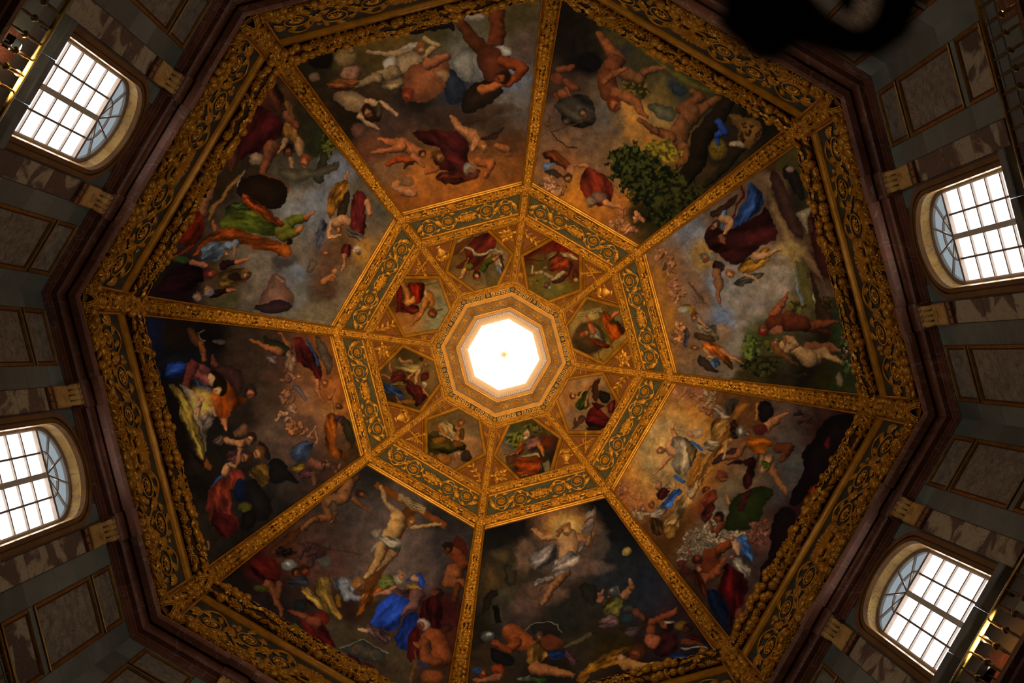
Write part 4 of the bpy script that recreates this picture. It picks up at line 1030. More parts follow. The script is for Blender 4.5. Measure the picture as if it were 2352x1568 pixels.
PAINT[0] = '''
A;1200,0,2.94
B;300,100,120d08 500,60,151009 350,250,150f0a 700,250,332c10 900,380,2f2a10 1200,560,2a2812 1450,620,14120a 1600,780,0f0b07 430,420,120e0b 720,330,22201a 850,480,2b2716 1050,590,22251f 230,600,33231a 300,700,3c3026 200,850,5a4330 150,950,6a4a30 400,900,5d4632 520,780,50463c 650,850,54432f 760,800,96672a 780,890,8a6028 900,960,8a5c22 950,1050,6a4a1a 900,790,7b6132 250,1150,7a4e2c 300,1270,a5651f 350,1330,b06a1c 500,1430,a05e1c 150,1200,80552e 700,1400,94581e 480,1100,6b4c30 560,1230,74502c 620,950,6a5030 1000,1300,1a1708 850,1450,1d1a0a 1150,1250,2a200e 1300,950,1c140c 940,640,4a3a1a
Z;0
P;380,90 560,140 780,250 1000,450 1180,560 1400,640 1300,650 1120,600 950,480 700,270 560,180;3d3714
C;300,780,170,120;4a392b
T;760,600,110,70;2a260e;4a3d14
P;930,690 1040,730 1010,840 880,770 820,700;4a4630
P;1010,560 1130,600 1090,650 1000,620;23282a
E;450,420,85,62;0e0b09
L;525,230,22 560,300,34 600,350,40 650,400,48;63361a
L;625,470,46 780,535,38 830,480,32 975,458,10;5a371e
L;620,425,62 560,520,62 590,630,70;4f2a15
L;560,560,26 620,500,24 690,470,16;63371b
L;640,640,48 760,680,34 795,760,24 855,795,10;6f4020
F;610,700,54,.5,.6;7a4420;4a1f0c
L;1145,620,22 1195,660,34 1070,745,42;4d2d16
L;1315,672,22 1230,725,36 1150,780,52;553319
L;1130,780,72 1075,860,64 1050,940,74;5a361c
L;1010,940,36 900,880,28 790,815,14;5a341a
L;1090,1000,38 1105,1080,30 1030,1140,14;5f3a1a
F;960,1025,46,-.7,.2;6a401e;4a230e
L;1420,620,44 1330,790,62 1215,930,72 1175,1100,60 1040,1290,42;171009
L;1490,975,30 1335,1150,32 1230,1255,20;1a150a
T;930,1030,130,95;5a4a12;6a5a18
T;760,1130,190,150;14180a;2e300f
T;900,1260,230,160;12150a;292a0d
T;1060,1350,190,120;14160a;2a290d
T;650,1050,66,56;171a0a;33330f
T;960,1460,130,90;12140a;24240c
N;1060,1240 940,1280 860,1220;191006;10
P;1390,760 1470,770 1500,800 1590,790 1625,880 1560,995 1480,1000 1430,940 1470,870 1420,830;5c3f1a
W;1530,890,80,90,26;2a1708,9
'''.replace('W;1530,890,80,90,26;2a1708,9', 'W;1530,890,75,85,26,9;2a1708') + '''
E;1450,975,52,22;7a6a50
L;1540,760,20 1590,720,12;4a3214
E;1320,1010,62,72;4a3a12
W;1320,1020,50,60,14,8;5f4a14
L;1322,975,10 1312,920,18 1365,890,32 1330,830,22;1c2f66
L;250,465,26 340,455,20;5a2f18
E;230,530,44,38;58301a
L;300,560,34 360,600,30;5a301a
E;280,640,48,34;63381c
L;290,600,14 362,695,8;6a3c1e
L;215,640,16 240,680,12;5a2f18
D;210,700 330,650 450,640 500,780 470,865 380,872 270,840 250,760;3a3226
F;410,765,38,.3,.5;5f442c;2f2218
F;300,825,30,-.3,.5;54402a;3a2c1c
N;195,890 240,950 300,982 370,992;1c1a16;8
N;195,888 330,850 470,790;3a2a16;9
L;190,780,8 170,840,6;4a3216
E;165,842,18,26;4a3216
D;130,1030 220,1010 290,1060 335,1130 270,1145 170,1080;5e2c10
P;132,1110 160,1090 240,1108 180,1135 210,1195 140,1145;5a6a80
P;130,1160 210,1140 300,1190 220,1200;33241a
E;318,1150,30,46;8a5a34
F;310,1195,34,.2,.6;8a5a34;332112
D;420,1110 530,1150 590,1230 625,1300 590,1372 500,1405 430,1340 385,1260;6a2412
P;470,1290 560,1290 560,1370 490,1380;6f4a36
L;560,1370,22 690,1410,8;a06638
L;440,1120,14 340,1112,10;9a6236
F;465,1365,42,.1,.7;8a5a34;6a6048
W;190,1235,70,40,9,22;9a6a44
W;240,1300,40,30,4,18;b07c4c
W;720,1480,70,80,12,22;9a6238
W;640,1530,60,30,6,20;a06a3c
'''
PAINT[6] = '''
A;300,120,3.92
B;1180,330,2a150c 1300,420,35200f 1100,800,220c0a 1500,700,1e1a0c 1650,850,20200f 1400,1080,3a3426 1550,1120,3f3a2e 1000,1050,241a0e 750,1250,1d130a 650,1150,2a2210 1250,1250,201409 1500,1280,6a6256 1600,1350,66686c 1850,1050,666a74 1500,1420,6b6a66
A;300,380,3.92
B;1550,500,5f6468 1450,700,5f5548 1350,850,443c34 1500,950,5c6066 1100,800,5f5444 1150,950,66594a 1050,1150,5b4f40 900,1200,3f3a20 850,950,3a2a14 500,1000,12070a 250,1000,10100a 350,1150,120809 1400,1000,5a5656 1500,1200,5a5850 1700,1100,4a3a28 1850,800,4a3222 2050,700,8a5f28 2150,550,5a4a36 1950,1000,6a5434 1750,1300,6a5a40 1600,1350,6b5c42 2250,450,4f4a3a 2250,250,54442e 1700,300,63666c
Z;0
A;300,120,3.92
D;1180,230 1290,250 1390,420 1370,570 1180,480 1130,420;3d1d0e
D;1380,430 1440,440 1510,560 1555,760 1555,890 1480,800 1360,720 1370,640 1440,600;6e4a1e
D;920,640 1010,520 1110,470 1250,520 1380,640 1350,790 1240,800 1200,890 1080,905 1000,985 940,900;330d0c
L;1400,580,48 1500,665,30;5f3520
E;1130,960,62,52;6a5540
L;920,810,50 925,960,50 900,1065,18;3a1c10
L;1275,850,62 1220,1000,52 1180,1110,32 1190,1230,26;55301a
L;1190,1230,26 1230,1290,12;6a3c20
F;1420,870,68,.1,.8;5c3018;120a07
L;1520,810,40 1520,910,28;7a5836
L;1400,780,26 1330,890,12;7a5838
L;1440,960,26 1475,1060,14;7a5838
F;1560,975,58,-.3,.8;80502c;5a2c14
T;1760,860,75,130;2f2e10;454516
P;1640,1130 1720,900 1790,880 1750,1150 1700,1182;2c281a
P;1300,1060 1500,1040 1680,1060 1870,960 1890,1030 1720,1120 1560,1165 1380,1150;474030
P;960,1150 1200,1080 1400,1190 1422,1280 1330,1445 1100,1380 950,1280;1a0f07
N;1220,1092 1408,1190 1420,1262;4a2a12;16
P;1030,1030 1052,1050 880,1285 700,1510 676,1490 850,1240;6b4a20
N;958,1205 1030,1060;7a7470;9
A;300,380,3.92
C;1430,800,200,110;54483a
C;1340,870,110,50;332f2c
L;690,130,40 690,250,58 650,400,62;6a452a
L;690,130,36 770,60,30;4a2c18
D;540,420 640,410 668,540 620,690 480,730 375,650 430,500;6e1d08
D;500,720 610,690 430,830 325,860;4a1a0a
L;345,700,28 300,850,34 200,975,18 115,1060,8;4a2814
L;540,330,20 480,450,20;5a0f0a
D;830,420 930,320 1050,340 1110,400 960,410;2a3210
D;770,545 830,420 980,400 1150,410 1280,480 1360,610 1250,650 1100,605 900,565;3d4410
L;1350,600,60 1450,500,46 1570,470,36;4a4c14
L;1580,468,26 1655,410,10;8a4a28
L;1380,640,52 1490,590,34;4f4a14
L;1500,585,26 1560,545,10;94582e
D;1000,255 1060,270 1250,410 1390,530 1340,570 1200,460 1040,360;6a2c0c
D;690,625 800,570 940,565 1150,640 1390,690 1425,790 1380,845 1250,770 1000,720 900,660 720,690 550,840 600,740;73330d
E;1390,765,62,66;7a3a10
E;1432,690,26,30;140c08
L;735,500,16 750,580,22;7a4426
D;625,810 680,700 800,665 865,780 780,855 660,855;5f7080
L;880,720,40 950,700,34;566474
L;940,720,16 935,830,8;7a5236
F;865,800,30,.6,.3;9a6a48;5a4024
D;240,1090 400,920 560,868 668,930 650,1050 560,1125 380,1165 240,1140;18070b
E;460,850,80,34;1e3012
L;560,870,28 680,895,20;7a4a34
F;720,970,60,.8,.1;70351f;3f1612
L;840,900,40 960,870,24;1c0c10
L;965,870,24 1055,850,10;8f5330
D;795,960 880,930 1050,928 1090,980 1050,1042 920,1080 900,1112 820,1092 788,1020;71501f
E;940,1000,60,30;20100c
F;1020,985,36,.6,.1;8a5530;4a3a26
L;740,1150,36 870,1132,22;160a08
L;875,1130,20 955,1130,10;8a4c28
F;700,1125,52,-.3,-.6;8a6a48;8a6030
N;640,1160 700,1160 745,1120;2c4a80;12
D;540,1190 610,1110 640,1200 600,1230;6f5444
P;1285,935 1400,1010 1400,1062 1485,1160 1470,1250 1380,1342 1150,1300 1140,1200 1220,1090;6a4a38
P;1290,960 1400,1020 1390,1060 1300,1010;7a5544
P;1070,1280 1250,1210 1480,1230 1400,1345 1200,1335;2a1a1a
C;1750,1000,120,220;4a3020
C;1900,650,120,300;55391f
L;1950,60,12 1930,150,22;8a5a34
D;1780,240 1900,125 1955,115 1965,190 1880,330 1830,430 1790,510 1768,380;8a5818
P;1960,410 2040,230 2052,150 2005,330;8a6232
P;1838,425 1940,200 1972,260 1960,420 1880,482;2a1f10
L;1850,520,48 1930,485,44 1970,520,30;9a6c42
L;1805,530,20 1790,645,16 1890,620,10;a87445
F;1880,575,34,-.5,.5;a0693c;4a2c14
D;2010,210 2135,250 2110,480 2120,560 2065,710 1985,570 1978,420;4f1814
D;1930,600 2010,570 2095,620 2080,690 1980,650;7a6250
D;1880,720 1970,690 2000,760 1960,820 1900,800;4a1512
G;2090,790,80,100;a0702a
F;2045,755,46,.3,.7;8a6a4a;9a8c74
L;1930,800,20 1910,970,8;8a5a36
L;2130,320,28 2160,440,24;a06c44
D;1650,700 1720,470 1772,520 1760,640 1700,770;4a4a50
F;1750,780,36,.4,.5;8a5230;5a3418
P;1560,950 1650,830 1690,880 1620,960;54442e
L;1740,1040,30 1840,1000,22;9a5f30
E;1845,960,26,26;9a5f30
E;1815,1025,28,24;7a4420
'''
PAINT[5] = '''
A;300,720,3.92
B;150,200,0e1020 400,200,140c07 750,230,0b0807 1000,250,2a1e14 1150,450,2e2117 1100,650,281c14 500,400,0c0c0e 250,550,080a0c 250,800,0b0806 380,1000,0b0706 450,1300,0d0806 650,1350,1a130c 800,1150,15110c 1000,900,1e1610 1250,1050,4a3a2c 1250,700,35271c 1500,650,6a452a 1600,800,7a5230 1700,900,7a5230 1800,650,8a4f1e 1750,300,6a3a18 1900,700,7a4112 1350,500,402a1e 1600,1050,50382a 1900,1150,4a3018 2000,1250,3a2410 1400,1200,45342a 1600,1350,3a2820 1800,1400,3a2518 1650,1480,2e2018 1250,1480,221c17 1000,1450,181310 1850,850,8a5520
A;400,950,3.92
B;200,1200,17130d 130,1100,201810 800,700,1c1714 950,900,1a1613 1000,650,2a231e 400,300,14100c 250,600,0e0b08 600,1200,15110d
Z;0
A;300,720,3.92
P;95,110 130,82 190,280 212,455 180,400 130,240;14256e
P;490,140 540,118 640,200 655,285 600,300 520,230;3f2412
L;640,270,24 662,425,20;5a3216
N;665,138 622,170 640,225 665,240;55482e;10
E;790,255,62,24;3c342c
P;200,470 400,300 560,360 620,430 480,480 330,500;0f0f12
D;300,510 330,440 480,410 505,560 340,595;1c3580
P;205,480 262,480 285,665 230,610;121c30
P;700,470 870,430 1030,550 1022,690 950,745 870,600 750,520;2e1a16
D;780,555 870,600 960,740 1065,782 900,870 880,945 800,955 720,850 700,740;7a350a
F;1085,710,70,-.1,.6;7a4524;201410
L;840,960,28 865,1055,12;8a5330
L;770,470,30 735,390,14;4a2418
D;470,430 560,430 700,465 745,560 700,650 560,600 510,560;5a302a
L;560,480,62 520,590,42 505,740,14;4e221c
D;550,600 720,650 722,695 640,695;243c66
P;735,505 840,570 872,680 835,755 770,690 720,600;130b06
E;725,590,26,46;8f6a48
E;782,695,36,46;8f6a44,-30
'''.replace('E;782,695,36,46;8f6a44,-30', 'E;782,695,36,46,-30;8f6a44') + '''
E;770,690,7,5;1a0d07
E;790,720,8,4;3a160c
D;330,635 420,640 520,760 560,900 640,1150 685,1260 640,1335 580,1230 480,1000 430,880 440,800;6f5a22
D;440,605 500,650 620,750 720,850 745,950 680,1085 692,1265 640,1130 560,880 500,720;8a7a60
G;640,790,95,110;b08a3c
L;600,880,26 610,820,28 635,775,22;9a6a48
L;558,705,8 612,775,12;9a6a48
L;610,880,16 605,955,8;9a6a48
E;645,775,24,28;a8744e
D;645,890 765,940 720,1005 628,1045;5f5048
L;745,860,26 765,930,14;8a6448
P;240,720 285,720 425,1050 700,1400 640,1370 400,1085;100a07
H;650,1360 690,1290 726,1370 712,1412;5a3010
P;395,1365 440,1355 545,1568 420,1568;3c1c10
P;930,1040 1010,978 1065,1000 1030,1115 930,1115;5f3f2a
D;715,1150 850,1075 865,1140 780,1205;54402e
D;850,1265 1000,1190 1085,1230 1000,1340 870,1335;43282a
L;870,1150,36 970,1172,28 1030,1150,14;7f5738
F;1080,1125,60,-.4,.4;8a5c3c;1e110a
P;1140,1150 1230,1175 1290,1320 1200,1310;1c1210
F;1150,1250,64,-.5,.3;8a5f35;4a2a10
D;1055,1400 1150,1335 1235,1380 1265,1500 1200,1568 1060,1485;6a4a16
P;1235,1385 1290,1295 1350,1305 1420,1390 1525,1545 1400,1500 1280,1535;14100e
F;1040,1290,64,-.6,.2;7f5432;2a170b
L;965,1345,20 980,1190,20 1030,1150,10;7a5030
D;715,1565 800,1440 865,1400 800,1505;223a66
D;760,1568 800,1470 880,1470 890,1568;7a3c20
D;880,1400 1000,1385 1035,1500 1000,1568 860,1568 870,1470;5a2014
L;850,1440,40 900,1360,28 955,1372,16;8a623e
A;400,950,3.92
D;275,790 380,570 480,585 520,700 500,850 565,960 585,1055 500,1115 380,1092 310,950;6a2616
D;310,930 430,860 560,960 585,1060 500,1115 380,1095;380e0c
P;310,690 425,530 385,625;2a4066
P;590,620 760,585 905,840 820,955 740,985 640,780;15110f
E;640,835,62,50;3f3a10
E;600,690,62,95;0c1224
P;575,900 720,860 745,1005 620,1075;120d0b
L;300,1150,14 310,1215,12;5a3a2a
P;0,430 60,480 155,720 140,805 60,700;3a1c12
H;165,1000 215,1000 305,1335 240,1385;2f261c
A;300,720,3.92
P;1640,215 1720,220 1800,380 1825,525 1760,535 1700,380;4a3a28
L;1350,190,14 1430,300,32;7a4424
D;1450,200 1540,225 1600,310 1685,360 1690,450 1745,565 1680,625 1640,500 1500,475 1490,350;4a140f
N;1580,240 1660,380 1685,465;22304a;24
L;1680,600,30 1682,690,24 1752,790,8;8a5630
F;1752,612,40,.2,.7;8f5a2e;5a3216
P;1190,190 1290,240 1400,270 1445,330 1380,402 1300,370 1200,280;1f1f10
L;1080,240,16 1200,300,26 1340,355,36;7a4824
D;1200,380 1310,370 1320,450 1240,480;54423c
D;1390,325 1450,345 1505,420 1440,565 1388,500;8a6848
F;1510,545,38,.2,.6;94683a;5f3a1a
W;1390,560,50,60,7,24;7a4f34
W;1420,740,60,90,12,24;7a4f34
P;1450,620 1530,655 1605,805 1500,740;5a4a4a
W;1430,900,70,60,8,24;7a5a40
W;1500,1040,90,70,14,24;80502f
D;1435,1215 1560,1145 1645,1135 1640,1235 1580,1325 1455,1335;323c50
L;1600,1090,16 1668,1010,8;8a5a38
L;1672,1165,14 1665,1040,8;8a5a38
F;1632,1110,30,-.3,-.5;8a5a34;4a2c16
D;1420,1350 1560,1330 1580,1400 1460,1420;5a4612
D;1500,1400 1640,1380 1640,1480 1520,1490;45262a
L;1640,1350,46 1720,1370,40 1760,1340,26;5f3a28
L;1640,1440,26 1650,1540,14;54321f
F;1735,1350,34,-.2,.7;5f3a26;2c170e
D;1760,940 1810,895 1872,930 1860,1080 1830,1200 1900,1230 1955,1295 1880,1315 1760,1245 1738,1080;7a3c0c
L;1815,890,20 1800,760,18 1835,675,10;8a5228
D;1850,930 1930,910 1930,990 1870,990;4a2a2c
P;1880,960 1960,930 2015,1100 2005,1255 1950,1120;2a2212
F;1870,840,38,-.3,-.5;7f4c26;3a200e
W;1830,1370,60,40,5,18;5a3a2a
'''
PAINT[4] = '''
A;500,1050,3.027
B;1050,110,1f1c18 1100,160,23201a 1250,250,54453a 1400,600,51413a 1100,500,4e3f38 1000,700,4a352e 850,800,432c24 1450,800,4c3c36 1600,600,2e2824 1650,850,292320 1560,450,1f1c19 700,450,33261e 900,400,352c26 600,600,3e271f 450,650,3a2010 700,700,40281f 300,750,2c0d0b 150,850,120c08 400,1000,150f0b 300,1050,161016 500,1150,181210 600,1300,2a150f 850,1200,332a1c 1000,1250,33291a 900,1400,2a2418 1250,1400,382c1c 1100,1500,2a2013 1450,1500,2c1c10 1600,1300,3a1a0e 1560,1050,300f0d 900,1080,1f120b
Z;0
S;1190,140 1525,330 1450,1010 1080,1020 800,850;5a4a40
H;1335,285 1395,325 1150,800 1075,1010 985,1010 1010,830 1250,400;4a290e
H;1078,205 1110,168 1598,458 1578,502;64340f
H;1262,250 1457,352 1437,406 1243,295;8a7046
N;1285,275 1435,352;4a3820;5
N;1275,287 1430,368;4a3820;5
N;1268,300 1425,384;4a3820;5
L;860,220,16 972,150,16;3f2410
P;330,675 560,478 605,500 400,695;3a1f0c
L;800,390,30 795,455,20;55341a
L;760,335,42 775,420,30 680,430,26 585,495,14;5f3a1e
L;920,190,40 870,275,50 780,315,44;6a4526
P;760,300 830,300 830,380 780,390;4a3826
L;950,290,22 1000,345,14 1068,395,8;5a381e
F;1000,255,38,.6,.4;5f3a1e;2a160a
L;1132,205,13 1170,310,18 1245,395,28;8a6a40
L;1345,485,22 1440,475,16 1550,462,11;8f6e44
P;1055,505 1150,498 1130,560 1060,562;75695a
P;1060,640 1110,570 1120,620 1065,680;6f6454
L;1235,640,36 1190,700,30 1105,775,22;6f5230
L;1145,620,36 1130,685,34 1060,790,22 1028,835,16;8a673a
L;1245,425,52 1235,490,64 1195,560,52;97733f
D;1110,560 1200,540 1282,590 1275,655 1210,645 1150,605 1108,592;8a8068
F;1340,440,42,-.3,.5;8a5f34;5a3a1a
L;1600,620,30 1640,600,18;1c0e08
L;1660,665,50 1700,750,44;5f2c12
L;1640,805,56 1600,865,46 1695,880,32;6a3a1c
L;1665,900,30 1650,995,20;45230f
H;1628,592 1660,533 1742,600 1738,695;3a160a
F;1610,640,36,-.2,.5;54280f;1c0e08
E;740,720,55,50;3a3630
L;700,650,40 640,600,22;301c18
E;690,650,60,50;301c18
E;755,608,26,26;3a2c22
N;560,590 1012,676;2a1712;5
W;620,680,70,50,8,26;3a2420
D;240,695 380,695 445,780 430,860 330,875 215,765;3f0e0a
T;460,668,85,38;0c0806;1c120d
E;500,750,48,42;55544f
E;488,738,16,14;8a8880
F;545,800,34,.5,.4;5a2c14;1c0e08
F;605,790,46,.4,.3;54240f;2a1208
D;500,840 600,820 645,870 560,900 490,890;26262a
L;350,885,36 410,1000,25 450,1100,12;5a3018
L;425,890,30 420,965,22;54301a
E;300,912,52,30;2e2c0c
E;180,985,30,22;2e2c0c
N;330,1090 460,1180;1c2c54;34
P;520,1010 570,970 620,1000 610,1070 540,1080;16181a
D;560,1080 680,1085 765,1200 835,1325 760,1345 620,1230;4a100c
E;720,1120,55,50;48120c
L;700,1155,36 600,1110,28 490,1060,10;5a2c18
F;665,985,58,.3,.3;64281a;120a07
D;495,1160 560,1155 645,1240 650,1305;3a3a12
E;800,1360,55,42;3c3410
L;870,1395,42 1000,1480,36 1110,1545,18;4a2c1a
D;870,1340 980,1395 1125,1480 1135,1515 960,1435;351418
P;835,1315 1010,1250 1195,1370 1110,1425 960,1392 880,1352;2c2a24
N;845,1325 1010,1265 1190,1368;5a564a;7
N;940,1345 965,1300;4a3016;9
N;965,1300 1000,1315 985,1360 945,1350;4a3016;8
N;1030,1390 1055,1330 1085,1345 1060,1370 1095,1400;4a3016;8
D;565,910 640,895 760,1060 890,1145 760,1085 640,1000;8a6a2c
D;680,840 800,815 790,930 800,1000 895,1145 760,1095 720,1000 655,900;7a5c24
P;820,940 870,960 850,1040 810,1020;5a3c10
D;785,850 900,828 975,900 920,985 900,1005 840,920;5e6066
L;890,900,38 910,970,30 1005,975,18;63666c
F;975,880,52,.5,.6;6a4526;6a4a24
L;1005,975,14 1040,940,6;7a5230
D;1040,930 1100,875 1155,930 1080,1005 960,1120 980,1060;6f3a0c
D;1105,885 1160,808 1225,830 1255,890 1200,925 1120,912;5a5a26
P;1215,830 1260,778 1315,800 1290,880 1235,870;8a7a64
E;1280,822,24,28;80573a
E;1286,818,6,4;1a0d07
L;1245,900,18 1190,930,12;7a5236
D;1050,1135 1140,1195 1205,1260 1170,1315 1080,1255 1028,1210;5f403c
D;1330,1085 1395,1075 1405,1200 1330,1335 1250,1345 1230,1230 1290,1120;101e50
D;1245,900 1425,925 1435,1000 1330,1085 1300,1000 1190,965;5a3a33
D;1165,975 1220,938 1325,970 1335,1040 1280,1120 1225,1215 1130,1195 1055,1155 1090,1080;1e3a94
P;1305,865 1350,808 1422,808 1440,870 1425,935 1395,870 1350,850;243a88
E;1372,838,28,26;8f6848
P;1310,880 1422,898 1412,928 1320,908;7a6020
L;1390,960,50 1365,1030,36 1290,1078,12;573832
L;1180,942,28 1095,970,12;7a5240
L;985,1195,12 1030,1205,16;8a6a50
D;1435,980 1520,955 1565,1050 1545,1205 1470,1195 1395,1095;3f0f0f
F;1525,945,48,-.5,-.3;5f301a;1e0e0a
P;1310,1260 1380,1150 1420,1250 1400,1400 1330,1420;3a0d0c
L;1500,1265,82 1560,1385,82;6a3416
L;1440,1290,46 1450,1400,40 1545,1425,24;5f3016
F;1425,1165,52,-.6,.4;5f2f18;85756a
N;1378,1335 1340,1560;4a3018;13
L;1400,1310,22 1370,1290,14;6a3a1c
E;1485,1525,85,52;5f3014
N;1390,1425 1460,1450;1a2040;26
F;1590,1190,42,-.3,.3;3a1a10;26100c
'''
PAINT[3] = '''
A;1070,1120,3.5
B;300,330,0e0c0a 250,450,12100c 1050,150,0c0b0a 1150,250,0d0d0d 1250,600,1b1d1e 1400,800,181c22 1100,700,1d2022 1550,900,1f2028 1600,950,2c1c1c 1700,1000,201514 900,750,2a2019 850,950,1c1a14 800,1080,1a1812 950,1250,231c10 1200,1250,201808 500,900,3a2a22 300,1060,2c231f 200,1050,1f1a10 150,1150,1a150c 120,1400,2a1e10 700,1500,141009 1400,1500,140a0a 1900,1350,110c0b 1500,1150,1c130e 200,700,332816 250,550,2f2818 330,850,332c1e 1250,350,101112
Z;0
P;170,500 340,478 385,560 345,625 230,605;3c301c
P;135,600 240,610 292,740 292,800 180,855 118,800;45331a
P;300,600 400,650 420,780 330,790;2c2416
P;155,825 280,800 200,945 118,1060;1c160d
H;250,830 300,798 385,850 402,955 260,880;3a3422
H;188,950 290,928 322,1085 200,1092;302a1c
H;208,940 268,950 280,1082 240,1082;0c0a08
C;800,500,350,250;4a3a2e
C;480,560,120,170;54402f
C;950,640,250,85;4f3c34
C;650,850,220,130;4a3628
C;1080,430,100,160;3f342c
C;450,960,150,80;44332a
G;790,300,235,165;7f5230
G;810,315,160,120;96702e
G;810,320,95,75;a8854a
P;1000,760 1080,800 1050,960 940,900 900,800;1c1a12
L;535,330,14 560,345,20 620,410,28 730,402,34;8a6038
D;720,435 590,478 502,570 530,645 620,655 745,560;75695e
L;890,400,42 980,445,28 1032,370,14;7a5230
L;800,395,92 835,470,80 820,545,72;8f6a42
D;900,480 972,405 965,450 920,545;5a4e46
L;605,795,18 578,835,10;5a3c24
L;800,670,48 700,800,32 612,940,20;6a4528
D;740,560 900,495 920,590 850,645 740,705 685,690 700,600;86786a
D;545,745 700,680 725,700 620,785 540,808;75685a
F;808,335,50,.1,.3;98703f;6f4824
L;760,345,20 740,385,12;5f3d1c
H;940,330 1030,288 1012,372 930,385;54483e
H;978,200 1047,163 1032,282 943,332 958,262;77695a
N;962,270 1037,226;5a2416;18
N;985,235 1000,180;77695a;8
N;1042,150 975,698;45301c;11
E;1293,510,41,29;7f6832
E;1190,835,50,44;33302b
E;1178,822,18,14;66615a
L;1220,800,10 1245,850,8;45423a
F;1150,872,26,-.5,.3;6a402a;2a170e
D;1090,925 1200,880 1275,865 1245,980 1220,1035 1120,1025;4a451a
L;1085,900,28 1078,855,20 1108,815,10;6a452c
L;1285,855,34 1328,800,26 1315,735,12;70492e
D;1040,1095 1100,1030 1235,1040 1190,1145 1080,1135;4f3a36
E;1300,962,42,28;2c2a24
E;1290,1040,52,42;1c2426
L;1360,990,26 1425,1050,18;4a2a1c
D;1260,1120 1400,1110 1400,1170 1280,1190;3a2c2c
H;768,1282 1000,1152 1022,1180 800,1294;40361f
H;1000,1155 1225,1182 1215,1212 1020,1182;1c160c
E;650,1140,125,72;18130f
N;475,1140 560,1090 660,1080 740,1100 772,1150;5a5444;8
F;590,1200,42,-.3,.6;5f3620;3a2a20
E;690,1245,85,60;45200f
D;615,1310 780,1305 840,1360 690,1405;142244
D;780,1308 850,1308 925,1392 850,1425;3a2224
L;370,1165,82 430,1225,86 525,1270,50;6a3414
P;190,1270 330,1330 400,1420 300,1440 200,1380;100e0e
L;400,1240,46 350,1305,40 220,1245,22;5f2c12
E;170,1192,58,46;3c3a35
E;180,1178,26,16;77746c
D;490,1310 540,1248 600,1270 672,1352 600,1402 540,1445 485,1405;6f4a16
L;560,1450,56 700,1470,42 860,1505,24;6a4022
F;140,1480,44,-.3,.5;6a361c;3a1c10
D;200,1420 300,1410 310,1490 230,1510;6f2a10
E;85,1460,38,30;1c2c48
L;265,1520,30 75,1545,18;6a3c22
D;400,1520 520,1505 520,1560 420,1560;5f5a4a
D;510,1520 640,1510 660,1560 540,1560;1f2c0f
D;890,1568 920,1480 1000,1400 1150,1320 1310,1245 1340,1290 1240,1340 1270,1400 1130,1445 1000,1485 985,1568;7a4c10
L;1280,1415,52 1420,1440,36 1600,1420,22 1700,1405,8;7f5628
L;1600,1415,14 1690,1440,6;7f5628
E;1255,1360,46,26;7a5638
F;1370,1320,76,-.2,.6;4a2410;331808
L;1490,1165,40 1500,1080,36 1680,1000,20;5f2f18
L;1670,1005,18 1690,965,8;6a361c
D;1560,1150 1700,1165 1725,1290 1620,1375 1470,1325 1560,1260;260d0d
E;1500,1235,66,52;6a3720
F;1615,1105,62,-.6,-.2;6a341c;120c08
E;1640,1078,44,14;746e62
E;1725,1110,46,42;4a3410
F;1780,1130,46,-.2,.2;38190f;1a0c08
D;1800,1175 1895,1200 1870,1245 1785,1232;3f0f0d
L;1760,1240,28 1905,1262,14;45200f
N;1740,1292 1940,1278;5c5852;13
D;1615,1335 1720,1315 1855,1360 1700,1425;101c3c
'''
